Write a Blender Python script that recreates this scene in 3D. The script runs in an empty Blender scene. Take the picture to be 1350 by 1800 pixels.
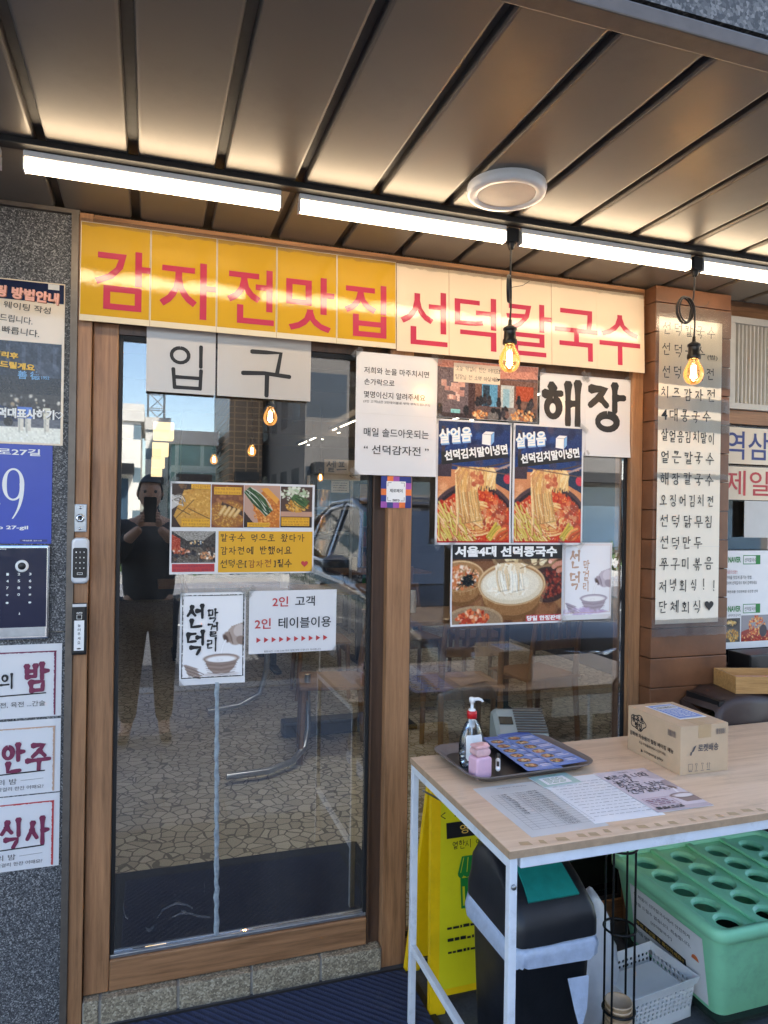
import bpy, bmesh, math, random
import numpy as np
from mathutils import Vector, Matrix
random.seed(7); rng = np.random.default_rng(7)
scn = bpy.context.scene
COL = scn.collection
PI = math.pi
# ------------------------------------------------------------------ camera
cd = bpy.data.cameras.new("camera"); cam = bpy.data.objects.new("camera", cd); COL.objects.link(cam)
yaw, pitch, roll = 0.319110, 0.001157, 0.015290
F = Vector((math.sin(yaw)*math.cos(pitch), math.cos(yaw)*math.cos(pitch), math.sin(pitch)))
Rt = Vector((math.cos(yaw), -math.sin(yaw), 0)); Up = Rt.cross(F)
Rr = Rt*math.cos(roll)+Up*math.sin(roll); Ur = -Rt*math.sin(roll)+Up*math.cos(roll)
cam.matrix_world = Matrix(((Rr.x, Ur.x, -F.x, 0.2018), (Rr.y, Ur.y, -F.y, -2.2856), (Rr.z, Ur.z, -F.z, 1.4717), (0, 0, 0, 1)))
cd.sensor_fit = 'VERTICAL'; cd.sensor_height = 36; cd.lens = 25.04; cd.clip_start = 0.02; cd.clip_end = 3000
scn.camera = cam
# ------------------------------------------------------------------ sky, sun, exposure
SUN_EL, SUN_AZ = math.radians(50), math.radians(25)      # azimuth from +Y (behind the shop) towards +X
w = bpy.data.worlds.new("World"); scn.world = w; w.use_nodes = True
nt = w.node_tree; bg = nt.nodes['Background']
sky = nt.nodes.new('ShaderNodeTexSky'); sky.sky_type = 'NISHITA'; sky.sun_disc = False
sky.sun_elevation = SUN_EL; sky.sun_rotation = SUN_AZ
nt.links.new(sky.outputs[0], bg.inputs[0]); bg.inputs[1].default_value = 0.15
sl = bpy.data.lights.new("sun", 'SUN'); sl.energy = 5.0; sl.angle = math.radians(0.5); sl.color = (1, .95, .88)
so = bpy.data.objects.new("sun", sl); COL.objects.link(so)
sd = Vector((math.sin(SUN_AZ)*math.cos(SUN_EL), math.cos(SUN_AZ)*math.cos(SUN_EL), math.sin(SUN_EL)))
so.rotation_euler = sd.to_track_quat('Z', 'Y').to_euler(); so.location = (0, 0, 30)
scn.view_settings.view_transform = 'Standard'; scn.view_settings.look = 'None'
scn.view_settings.gamma = 1; scn.view_settings.exposure = 2.4
TUBE_E, BULB_E, ROOM_E = 4.2, 48.0, .35
scn.cycles.max_bounces = 10; scn.cycles.transparent_max_bounces = 16
scn.cycles.sample_clamp_indirect = 6; scn.cycles.caustics_reflective = False; scn.cycles.caustics_refractive = False
# ------------------------------------------------------------------ colours and materials
def L(c): return c/12.92 if c <= .04045 else ((c+.055)/1.055)**2.4
def S(r, g, b): return (L(r/255), L(g/255), L(b/255), 1)
MATS = {}
class N:                                                  # tiny node helper
    def __init__(s, name):
        s.m = bpy.data.materials.new(name); s.m.use_nodes = True; s.t = s.m.node_tree
        s.p = s.t.nodes['Principled BSDF']; s.o = s.t.nodes['Material Output']; s.c = None
    def n(s, typ, **k):
        d = s.t.nodes.new('ShaderNode'+typ)
        for a, b in k.items():
            if a in ('x',): continue
            setattr(d, a, b)
        return d
    def l(s, a, b): s.t.links.new(a, b)
    def coord(s, scale=(1, 1, 1), rot=(0, 0, 0), kind='Object'):
        tc = s.n('TexCoord'); mp = s.n('Mapping'); mp.inputs['Scale'].default_value = scale; mp.inputs['Rotation'].default_value = rot
        s.l(tc.outputs[kind], mp.inputs[0]); return mp.outputs[0]
    def noise(s, vec, scale, detail=3, rough=.5, dist=0):
        d = s.n('TexNoise'); d.inputs['Scale'].default_value = scale; d.inputs['Detail'].default_value = detail
        d.inputs['Roughness'].default_value = rough; d.inputs['Distortion'].default_value = dist
        s.l(vec, d.inputs['Vector']); return d.outputs['Fac']
    def ramp(s, fac, stops, interp='LINEAR'):
        r = s.n('ValToRGB'); r.color_ramp.interpolation = interp
        e = r.color_ramp.elements
        while len(e) < len(stops): e.new(.5)
        for q, (p, c) in zip(e, stops): q.position = p; q.color = c
        s.l(fac, r.inputs[0]); return r.outputs[0]
    def mix(s, fac, a, b, mode='MIX'):
        d = s.n('MixRGB', blend_type=mode)
        for v, i in ((fac, 0), (a, 1), (b, 2)):
            if isinstance(v, (int, float)): d.inputs[i].default_value = v if i == 0 else (v, v, v, 1)
            elif isinstance(v, tuple): d.inputs[i].default_value = v
            else: s.l(v, d.inputs[i])
        return d.outputs[0]
    def math(s, op, a, b=0.0, clamp=False):
        d = s.n('Math', operation=op, use_clamp=clamp)
        for v, i in ((a, 0), (b, 1)):
            if isinstance(v, (int, float)): d.inputs[i].default_value = v
            else: s.l(v, d.inputs[i])
        return d.outputs[0]
    def bump(s, h, strength=.3, dist=.01):
        d = s.n('Bump'); d.inputs['Strength'].default_value = strength; d.inputs['Distance'].default_value = dist
        s.l(h, d.inputs['Height']); s.l(d.outputs[0], s.p.inputs['Normal']); return d
    def set(s, col=None, rough=None, metal=None, coat=None, spec=None, trans=None):
        for k, v in (('Base Color', col), ('Roughness', rough), ('Metallic', metal), ('Coat Weight', coat), ('Specular IOR Level', spec), ('Transmission Weight', trans)):
            if v is None: continue
            if isinstance(v, (int, float, tuple)): s.p.inputs[k].default_value = v
            else: s.l(v, s.p.inputs[k])
        return s.m
def reg(k, m): MATS[k] = m; return m
def plain(key, col, rough=.5, metal=0, var=.12, scale=30, bump=0, bscale=200, coat=0, spec=.5, rvar=.12):
    q = N(key); v = q.coord()
    n1 = q.noise(v, scale, 4, .6)
    dark = tuple(c*(1-var) for c in col[:3])+(1,); lite = tuple(min(1, c*(1+var)) for c in col[:3])+(1,)
    c = q.ramp(n1, [(.3, dark), (.7, lite)])
    r = q.math('ADD', rough-rvar/2, q.math('MULTIPLY', q.noise(v, scale*.4, 3), rvar))
    if bump: q.bump(q.noise(v, bscale, 2), bump, .002)
    return reg(key, q.set(c, r, metal, coat, spec))
def wood(key, c1, c2, axis, scale=1.0, rough=.45):
    q = N(key); sc = [28, 28, 28]; sc['xyz'.index(axis)] = 1.6
    v = q.coord(tuple(x*scale for x in sc))
    n1 = q.noise(v, 1.0, 6, .65, .6); n2 = q.noise(v, 4.5, 4, .7, .2)
    big = q.noise(q.coord((3, 3, 3)), 1, 2)
    m = q.math('ADD', q.math('MULTIPLY', n1, .65), q.math('MULTIPLY', n2, .35))
    c = q.ramp(m, [(.30, tuple(x*.85 for x in c1)), (.5, tuple((a+b)/2 for a, b in zip(c1, c2))), (.70, c2)])
    c = q.mix(q.math('MULTIPLY', big, .35), c, q.mix(1, c, (.6, .55, .5, 1), 'MULTIPLY'))
    q.bump(m, .25, .002)
    return reg(key, q.set(c, rough, 0, .1))
def granite(key, cols, scale=170):
    q = N(key); v = q.coord()
    vo = q.n('TexVoronoi'); vo.inputs['Scale'].default_value = scale; q.l(v, vo.inputs['Vector'])
    h = q.n('SeparateColor'); q.l(vo.outputs['Color'], h.inputs[0])
    c = q.ramp(h.outputs[0], [(0, cols[0]), (.35, cols[1]), (.62, cols[2]), (.85, cols[3])], 'CONSTANT')
    c = q.mix(q.math('MULTIPLY', q.noise(v, scale*1.7, 2), .5), c, cols[1])
    q.bump(q.noise(v, scale*.8, 2), .25, .003)
    return reg(key, q.set(c, .55))
def emit(key, col, strength):
    q = N(key); q.set(col, .4); q.p.inputs['Emission Color'].default_value = col; q.p.inputs['Emission Strength'].default_value = strength
    return reg(key, q.m)
def glassy(key, tint, refl=1.0, rough=0.0, ior=1.5, wav=0, haze=0):
    q = N(key); q.t.nodes.remove(q.p)
    fr = q.n('Fresnel'); fr.inputs[0].default_value = ior
    tr = q.n('BsdfTransparent'); tr.inputs[0].default_value = tint
    gl = q.n('BsdfGlossy'); gl.inputs['Roughness'].default_value = rough; gl.inputs[0].default_value = (1, 1, 1, 1)
    base = tr.outputs[0]
    if haze:
        df = q.n('BsdfDiffuse'); df.inputs[0].default_value = (.7, .72, .75, 1)
        mh = q.n('MixShader'); q.l(q.math('MULTIPLY', q.math('GREATER_THAN', q.noise(q.coord((1, 1, 1)), 9, 6, .7), .3), haze), mh.inputs[0])
        vv = q.noise(q.coord((14, 3, 1.2)), 1, 5, .65)
        q.l(q.math('MULTIPLY', q.math('SUBTRACT', vv, .25, True), haze), mh.inputs[0])
        q.l(base, mh.inputs[1]); q.l(df.outputs[0], mh.inputs[2]); base = mh.outputs[0]
    if wav:
        b = q.n('Bump'); b.inputs['Strength'].default_value = wav; b.inputs['Distance'].default_value = .004
        q.l(q.noise(q.coord((1, 1, .4)), 2.2, 2), b.inputs['Height']); q.l(b.outputs[0], gl.inputs['Normal'])
    mx = q.n('MixShader'); q.l(q.math('MULTIPLY', fr.outputs[0], refl, True), mx.inputs[0])
    q.l(base, mx.inputs[1]); q.l(gl.outputs[0], mx.inputs[2]); q.l(mx.outputs[0], q.o.inputs[0])
    return reg(key, q.m)
def laminate(key, col, wav=.38, rough=.075, spec=.5, scale=6):   # printed sheet in a wavy glossy film
    q = N(key); v = q.coord()
    c = q.mix(q.math('MULTIPLY', q.noise(v, 4, 3), .12), col, tuple(x*.8 for x in col[:3])+(1,))
    h = q.math('ADD', q.math('MULTIPLY', q.noise(q.coord((scale, 1, scale*.8)), 1, 2, .5), 1.0), q.math('MULTIPLY', q.noise(q.coord((34, 1, 20)), 1, 4, .65), .30))
    q.bump(h, wav, .006)
    return reg(key, q.set(c, rough, 0, .0, spec))
def printed(key, wav=.2, rough=.25):
    q = N(key); a = q.n('Attribute', attribute_name='Col')
    q.bump(q.noise(q.coord((9, 1, 7)), 1, 2), wav, .006)
    return reg(key, q.set(a.outputs['Color'], rough))
# wood and stone
wood('wood_v', S(112, 78, 50), S(194, 144, 102), 'z'); wood('wood_h', S(112, 78, 50), S(194, 144, 102), 'x')
wood('wood_dark', S(62, 44, 33), S(98, 72, 54), 'z')
wood('veneer', S(222, 186, 150), S(244, 216, 186), 'x', .8, .42)
wood('chair_wood', S(112, 80, 50), S(156, 118, 78), 'z'); wood('tray_wood', S(150, 108, 60), S(206, 164, 106), 'x', 3)
granite('granite', [S(34, 35, 38), S(82, 83, 86), S(112, 113, 115), S(166, 166, 165)], 330)
granite('granite_dark', [S(48, 47, 46), S(78, 76, 74), S(100, 97, 94), S(126, 122, 118)], 160)
granite('sill_stone', [S(112, 102, 86), S(150, 138, 116), S(172, 160, 136), S(200, 188, 164)], 200)
plain('mortar', S(150, 146, 138), .9)
plain('bronze_trim', S(112, 104, 96), .45, .6)
plain('black_gasket', S(22, 22, 24), .6)
plain('alu', S(172, 176, 182), .32, .85)
plain('ceil_metal', S(104, 98, 91), .40, .3, .04, 3, 0, spec=.4, rvar=.03)
plain('groove', S(74, 68, 62), .6)
plain('ceil_trim', S(96, 88, 82), .45, .5)
plain('track', S(24, 22, 21), .55); plain('white_plastic', S(232, 232, 230), .35, 0, .03)
plain('paper', S(238, 237, 236), .55, 0, .03, 12); plain('paper_gray', S(206, 204, 200), .6, 0, .05, 12)
plain('ink', S(26, 25, 27), .5, 0, .1); plain('ink_grey', S(92, 88, 88), .6, 0, .1); plain('ink_light', S(150, 148, 148), .6, 0, .1); plain('ink_red', S(188, 60, 62), .5, 0, .06)
plain('ink_maroon', S(120, 44, 74), .5, 0, .15, 60); plain('ink_tan', S(196, 160, 136), .5); plain('ink_brown', S(146, 78, 40), .5)
plain('ink_blue', S(58, 66, 126), .5); plain('ink_white', S(242, 242, 240), .5, 0, .02); plain('ink_green', S(24, 128, 50), .5)
plain('ink_lightblue', S(130, 180, 226), .5); plain('ink_orange', S(232, 120, 60), .5); plain('ink_purple', S(160, 84, 168), .5)
plain('ink_yellow', S(240, 196, 90), .5); plain('ink_pink', S(238, 176, 158), .5); plain('ink_navy', S(44, 56, 130), .5)
laminate('film_yellow', S(206, 162, 48), .34); laminate('film_cream', S(232, 214, 190), .34); laminate('film_white', S(226, 224, 224), .2, .2)
laminate('film_red', S(190, 66, 92), .34); laminate('film_grey', S(196, 190, 184), .3, .15); laminate('film_cream_list', S(240, 230, 212), .2, .18, scale=5)
laminate('sticker_yellow', S(226, 168, 40), .1, .3)
printed('print'); printed('print_matte', .05, .5)
plain('blue_plate', S(52, 74, 178), .3, 0, .05, 8); plain('navy_panel', S(16, 24, 58), .2, 0, .05, 8, coat=.1, spec=.3)
plain('chrome', S(200, 202, 206), .12, 1); plain('steel', S(150, 150, 150), .35, .9); plain('black_plastic', S(24, 24, 26), .35)
plain('white_steel', S(226, 228, 232), .35, 0, .05, 20); plain('edge_band', S(176, 146, 116), .6, 0, .15, 40)
plain('cardboard', S(196, 168, 136), .8, 0, .06, 14, .1, 300); plain('tape_tan', S(186, 156, 118), .35, 0, .05)
plain('tray_grey', S(112, 102, 98), .42, 0, .06, 20); plain('tray_inner', S(52, 46, 44), .45)
plain('pink_plastic', S(226, 182, 200), .3, 0, .03); plain('pink_lid', S(226, 176, 176), .35)
plain('red_cap', S(196, 26, 34), .35, 0, .05); plain('appliance', S(146, 154, 150), .5, 0, .04); plain('screen', S(18, 20, 22), .1)
plain('yellow_plastic', S(246, 200, 10), .42, 0, .04); plain('yellow_sheet', S(226, 214, 30), .4, 0, .05, 8)
plain('bin_black', S(26, 27, 31), .42, 0, .3, 18, .1, 120, rvar=.3); plain('teal', S(28, 138, 126), .4); plain('bag', S(176, 186, 204), .3, 0, .1, 40, .5, 90)
plain('green_plastic', S(158, 236, 190), .38, 0, .04, 8); plain('hole_shade', S(20, 34, 28), .7)
plain('wire_black', S(24, 24, 24), .4, .4); plain('cup_tan', S(206, 176, 142), .7); plain('cup_white', S(232, 228, 220), .6)
plain('brown_tile', S(112, 74, 50), .36, 0, .28, 7, .3, 40); plain('brown_vinyl', S(58, 44, 40), .42, 0, .2, 12, .9, 14)
plain('grille_white', S(206, 202, 194), .5, 0, .06); plain('grille_dark', S(84, 78, 72), .5)
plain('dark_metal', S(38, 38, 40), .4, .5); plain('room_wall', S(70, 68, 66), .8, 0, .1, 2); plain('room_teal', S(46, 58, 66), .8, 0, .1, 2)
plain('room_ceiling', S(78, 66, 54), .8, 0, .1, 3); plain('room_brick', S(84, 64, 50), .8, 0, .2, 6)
plain('entry_mat', S(26, 27, 30), .95, 0, .2, 60, .5, 400); plain('cord', S(28, 24, 22), .45)
plain('socket', S(52, 48, 44), .35, .6); plain('pinkish_board', S(206, 160, 140), .7)
plain('skin', S(205, 160, 132), .5, 0, .06); plain('hair', S(34, 26, 22), .5); plain('jacket', S(58, 56, 58), .8); plain('trousers', S(44, 46, 52), .85)
plain('shoe', S(38, 34, 34), .6); plain('car_paint', S(16, 20, 32), .22, 0, .05, 4, coat=.7); plain('tyre', S(24, 24, 24), .8); plain('rim', S(140, 142, 146), .3, .9)
plain('car_seat', S(30, 28, 28), .6); plain('lamp_glass', S(190, 196, 204), .1, .5)
plain('concrete', S(152, 150, 146), .85, 0, .12, 5, .2, 120); plain('asphalt', S(74, 75, 78), .9, 0, .2, 90, .4, 300)
plain('stucco_white', S(206, 202, 194), .85, 0, .06, 3); plain('stucco_mint', S(176, 200, 190), .7, 0, .06, 3); plain('brick_tan', S(164, 130, 98), .85, 0, .12, 8)
plain('window_blue', S(70, 92, 110), .08, .2, .1, 2); plain('leaf', S(52, 78, 34), .7, 0, .3, 20); plain('bark', S(70, 56, 44), .9); plain('white_line', S(220, 220, 214), .7)
emit('tube_glow', (1, .78, .52, 1), TUBE_E); emit('filament', (1, .62, .25, 1), BULB_E); emit('room_lamp', (1, .70, .34, 1), ROOM_E)
emit('fill_glow', (1, .95, .88, 1), 3.4); emit('strip_glow', (1, .86, .66, 1), 3.5); emit('fridge_glow', (.8, .9, 1, 1), 1.2); emit('spot_glow', (1, .8, .55, 1), 14.0)
glassy('pane', (.93, .95, .95, 1), 2.9, 0, 1.5, .06, .05); glassy('smear', (.80, .82, .84, 1), .6, .4, 1.4, 0, .5); glassy('car_glass', (.14, .16, .18, 1), .18, 0); glassy('bulb_glass', (1, .86, .62, 1), 1.2, 0)
glassy('clear_plastic', (.93, .95, .97, 1), 1.3, .05); glassy('film_clear', (.93, .92, .90, 1), 1.6, .18, 1.45, .6, .22); glassy('liquid', (.9, .94, .97, 1), .8, .02)
def bulbglass():
    q = MATS['bulb_glass']; t = q.node_tree; o = t.nodes['Material Output']; src = o.inputs[0].links[0].from_socket
    e = t.nodes.new('ShaderNodeEmission'); e.inputs[0].default_value = (1, .42, .10, 1); e.inputs[1].default_value = .055
    a = t.nodes.new('ShaderNodeAddShader'); t.links.new(src, a.inputs[0]); t.links.new(e.outputs[0], a.inputs[1]); t.links.new(a.outputs[0], o.inputs[0])
bulbglass()
def scuff(key, amt, col, sc=9, stretch=(1, 1, 1)):
    m = MATS[key]; t = m.node_tree; p = t.nodes['Principled BSDF']; src = p.inputs['Base Color'].links[0].from_socket
    tc = t.nodes.new('ShaderNodeTexCoord'); mp = t.nodes.new('ShaderNodeMapping'); mp.inputs['Scale'].default_value = stretch; n1 = t.nodes.new('ShaderNodeTexNoise'); n1.inputs['Scale'].default_value = sc; n1.inputs['Detail'].default_value = 8; n1.inputs['Roughness'].default_value = .75
    r = t.nodes.new('ShaderNodeValToRGB'); r.color_ramp.elements[0].position = .53; r.color_ramp.elements[1].position = .74; r.color_ramp.elements[0].color = (0, 0, 0, 1); r.color_ramp.elements[1].color = (amt, amt, amt, 1)
    mx = t.nodes.new('ShaderNodeMixRGB'); mx.inputs[2].default_value = col
    L_ = t.links.new; L_(tc.outputs['Object'], mp.inputs[0]); L_(mp.outputs[0], n1.inputs['Vector']); L_(n1.outputs['Fac'], r.inputs[0]); L_(r.outputs[0], mx.inputs[0]); L_(src, mx.inputs[1]); L_(mx.outputs[0], p.inputs['Base Color'])
scuff('green_plastic', .35, S(96, 150, 120), 7); scuff('veneer', .4, S(150, 122, 92), 6, (1, 2, 1)); scuff('white_steel', .4, S(140, 138, 134), 14); scuff('ceil_metal', .35, S(70, 64, 58), 2.2); scuff('asphalt', .5, S(48, 48, 50), 5)
scuff('wood_v', .35, S(70, 50, 38), 5, (1, 1, .2)); scuff('wood_h', .45, S(70, 50, 38), 5, (.2, 1, 1)); scuff('sill_stone', .6, S(84, 76, 64), 8); scuff('yellow_plastic', .3, S(190, 150, 20), 8); scuff('yellow_sheet', .25, S(180, 168, 40), 8)
def special():
    q = N('mosaic'); v = q.coord((1, 1, 1))
    dv = q.n('TexNoise'); dv.inputs['Scale'].default_value = 6; q.l(v, dv.inputs['Vector'])
    vv = q.mix(.035, v, dv.outputs['Color'], 'ADD')
    vo = q.n('TexVoronoi', feature='DISTANCE_TO_EDGE'); vo.inputs['Scale'].default_value = 17; q.l(vv, vo.inputs['Vector'])
    v2 = q.n('TexVoronoi'); v2.inputs['Scale'].default_value = 17; q.l(vv, v2.inputs['Vector'])
    h = q.n('SeparateColor'); q.l(v2.outputs['Color'], h.inputs[0])
    tile = q.ramp(h.outputs[0], [(0, S(192, 182, 160)), (1, S(228, 218, 198))])
    g = q.math('GREATER_THAN', vo.outputs['Distance'], .055)
    q.bump(g, .3, .003)
    reg('mosaic', q.set(q.mix(g, S(120, 114, 104), q.mix(q.math('MULTIPLY', q.noise(v, 2.5, 4), .45), tile, S(140, 134, 120))), .5))
    q = N('paver'); v = q.coord((1, 1, 1)); b = q.n('TexBrick'); q.l(v, b.inputs['Vector'])
    b.inputs['Scale'].default_value = 1; b.inputs['Brick Width'].default_value = .6; b.inputs['Row Height'].default_value = .3; b.inputs['Mortar Size'].default_value = .006
    b.inputs['Color1'].default_value = S(140, 142, 146); b.inputs['Color2'].default_value = S(122, 124, 130); b.inputs['Mortar'].default_value = S(62, 62, 64)
    c = q.mix(q.math('MULTIPLY', q.noise(v, 40, 4), .5), b.outputs[0], S(100, 100, 104))
    q.bump(q.noise(v, 120, 3), .2, .003); reg('paver', q.set(c, .85))
    q = N('mat_blue'); v = q.coord(); wv = q.n('TexWave', bands_direction='DIAGONAL'); wv.inputs['Scale'].default_value = 22; wv.inputs['Distortion'].default_value = 1.0; q.l(v, wv.inputs['Vector'])
    n1 = q.noise(v, 500, 2); c = q.mix(n1, S(22, 28, 48), S(52, 64, 98))
    c = q.mix(q.math('MULTIPLY', q.math('GREATER_THAN', wv.outputs['Fac'], .82), .25), c, S(74, 92, 142))
    q.bump(q.math('ADD', n1, wv.outputs['Fac']), .6, .004); reg('mat_blue', q.set(c, .95))
special()
scuff('mat_blue', .5, S(84, 88, 100), 7); scuff('paver', .4, S(84, 84, 88), 3)
# ------------------------------------------------------------------ mesh helpers
class MB:
    def __init__(s): s.v = []; s.f = []; s.m = []; s.sm = []
    def add(s, vs, fs, mi=0, smooth=False):
        o = len(s.v); s.v += [tuple(x) for x in vs]
        for f in fs: s.f.append(tuple(i+o for i in f)); s.m.append(mi); s.sm.append(smooth)
        return s
    def box(s, x0, x1, y0, y1, z0, z1, mi=0, bev=0, M=None):
        if bev:
            bm = bmesh.new(); r = bmesh.ops.create_cube(bm, size=1)
            for q in bm.verts: q.co = ((x0+x1)/2+q.co.x*(x1-x0), (y0+y1)/2+q.co.y*(y1-y0), (z0+z1)/2+q.co.z*(z1-z0))
            bmesh.ops.bevel(bm, geom=bm.edges[:], offset=bev, segments=2, profile=.6, affect='EDGES')
            return s.bm(bm, mi, M)
        vs = [(x, y, z) for x in (x0, x1) for y in (y0, y1) for z in (z0, z1)]
        if M: vs = [tuple(M @ Vector(q)) for q in vs]
        return s.add(vs, [(0, 1, 3, 2), (4, 6, 7, 5), (0, 4, 5, 1), (2, 3, 7, 6), (0, 2, 6, 4), (1, 5, 7, 3)], mi)
    def bm(s, bm, mi=0, M=None, smooth=False):
        bm.verts.index_update()
        s.add([tuple((M @ q.co) if M else q.co) for q in bm.verts], [[q.index for q in f.verts] for f in bm.faces], mi, smooth); bm.free(); return s
    def tube(s, pts, r, n=8, mi=0, cap=True, closed=False):
        pts = [Vector(p) for p in pts]; k = len(pts); vs = []; ref = Vector((0, 0, 1))
        up = None
        for i, p in enumerate(pts):
            a = pts[(i-1) % k] if (i or closed) else p; b = pts[(i+1) % k] if (i < k-1 or closed) else p
            t = (b-a).normalized()
            if up is None:
                up = t.orthogonal().normalized()
            else:
                up = (up-t*up.dot(t)).normalized()
            sd_ = t.cross(up); rr = r[i] if isinstance(r, (list, tuple)) else r
            for j in range(n):
                an = 2*PI*j/n; vs.append(p+(up*math.cos(an)+sd_*math.sin(an))*rr)
        fs = []
        for i in range(k if closed else k-1):
            for j in range(n):
                a, b = i*n+j, i*n+(j+1) % n; c, d = ((i+1) % k)*n+(j+1) % n, ((i+1) % k)*n+j
                fs.append((a, b, c, d))
        s.add(vs, fs, mi, True)
        if cap and not closed:
            s.add(vs[:n], [tuple(range(n))[::-1]], mi); s.add(vs[-n:], [tuple(range(n))], mi)
        return s
    def lathe(s, prof, c=(0, 0, 0), n=28, mi=0, sx=1, sy=1, M=None, smooth=True):
        vs = []; fs = []
        for (r, z) in prof:
            for j in range(n):
                a = 2*PI*j/n; q = Vector((c[0]+r*math.cos(a)*sx, c[1]+r*math.sin(a)*sy, c[2]+z)); vs.append(M @ q if M else q)
        for i in range(len(prof)-1):
            for j in range(n): fs.append((i*n+j, i*n+(j+1) % n, (i+1)*n+(j+1) % n, (i+1)*n+j))
        return s.add(vs, fs, mi, smooth)
    def poly(s, pts, mi=0): return s.add(pts, [tuple(range(len(pts)))], mi)
    def prism(s, pts2, f0, f1, mi=0):                     # outline extruded between two mapping functions
        n = len(pts2); a = [f0(*p) for p in pts2]; b = [f1(*p) for p in pts2]
        return s.add(a+b, [tuple(range(n)), tuple(range(2*n-1, n-1, -1))]+[(i, i+n, (i+1) % n+n, (i+1) % n) for i in range(n)], mi)
    def build(s, name, mats, parent=None, loc=None, rot=None, smooth=None):
        me = bpy.data.meshes.new(name); me.from_pydata(s.v, [], s.f)
        if not isinstance(mats, (list, tuple)): mats = [mats]
        for m in mats: me.materials.append(MATS[m] if isinstance(m, str) else m)
        me.polygons.foreach_set('material_index', s.m); me.polygons.foreach_set('use_smooth', [bool(smooth) if smooth is not None else q for q in s.sm]); me.update()
        o = bpy.data.objects.new(name, me); COL.objects.link(o)
        if parent: o.parent = parent
        if loc: o.location = loc
        if rot: o.rotation_euler = rot
        return o
def fixn(o):
    bm = bmesh.new(); bm.from_mesh(o.data); bmesh.ops.recalc_face_normals(bm, faces=bm.faces[:]); bm.to_mesh(o.data); bm.free(); return o
def tag(o, label, cat, group=None):
    o['label'] = label; o['category'] = cat
    if group: o['group'] = group
    return o
def thing(name, label, cat, loc=(0, 0, 0), rz=0, group=None):
    o = bpy.data.objects.new(name, None); COL.objects.link(o); o.location = loc; o.rotation_euler = (0, 0, rz); o.empty_display_size = .05
    return tag(o, label, cat, group)
def struct(o, kind='structure'): o['kind'] = kind; return o
def dup(root, loc, rz=0, label=None):
    r = root.copy(); COL.objects.link(r); r.location = loc; r.rotation_euler = (0, 0, rz)
    if label: r['label'] = label
    for ch in list(root.children):
        c = ch.copy(); COL.objects.link(c); c.parent = r
        for g in list(ch.children):
            d = g.copy(); COL.objects.link(d); d.parent = c
    return r
def bx(name, mat, parent, x0, x1, y0, y1, z0, z1, bev=0): return MB().box(x0, x1, y0, y1, z0, z1, 0, bev).build(name, mat, parent)
# ------------------------------------------------------------------ writing
GLY = {}
TXT = bpy.data.objects.new('writing', bpy.data.curves.new('writing', 'FONT'))
def glyph_mesh(s, bold=0, shear=0, spacing=1):
    k = (s, bold, shear, spacing)
    if k in GLY: return GLY[k]
    c = TXT.data; c.body = s; c.size = 1; c.offset = bold; c.shear = shear; c.space_character = spacing; c.fill_mode = 'FRONT'
    c.resolution_u = 3
    o = TXT; me = o.to_mesh()
    vs = np.array([q.co[:2] for q in me.vertices]) if len(me.vertices) else np.zeros((1, 2)); fs = [tuple(p.vertices) for p in me.polygons]
    o.to_mesh_clear()
    mn, mx = vs.min(0), vs.max(0); vs = (vs-mn)/np.maximum(mx-mn, 1e-6)
    GLY[k] = (vs, fs, (mx-mn)[0]/max(1e-6, (mx-mn)[1])); return GLY[k]
CHO = 'ㄱㄲㄴㄷㄸㄹㅁㅂㅃㅅㅆㅇㅈㅉㅊㅋㅌㅍㅎ'; JUNG = 'ㅏㅐㅑㅒㅓㅔㅕㅖㅗㅘㅙㅚㅛㅜㅝㅞㅟㅠㅡㅢㅣ'
JONG = ['', 'ㄱ', 'ㄲ', 'ㄱㅅ', 'ㄴ', 'ㄴㅈ', 'ㄴㅎ', 'ㄷ', 'ㄹ', 'ㄹㄱ', 'ㄹㅁ', 'ㄹㅂ', 'ㄹㅅ', 'ㄹㅌ', 'ㄹㅍ', 'ㄹㅎ', 'ㅁ', 'ㅂ', 'ㅂㅅ', 'ㅅ', 'ㅆ', 'ㅇ', 'ㅈ', 'ㅊ', 'ㅋ', 'ㅌ', 'ㅍ', 'ㅎ']
def circ(cx, cy, rx, ry=None, n=18): ry = ry or rx; return [(cx+rx*math.sin(2*PI*i/n), cy+ry*math.cos(2*PI*i/n)) for i in range(n+1)]
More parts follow.
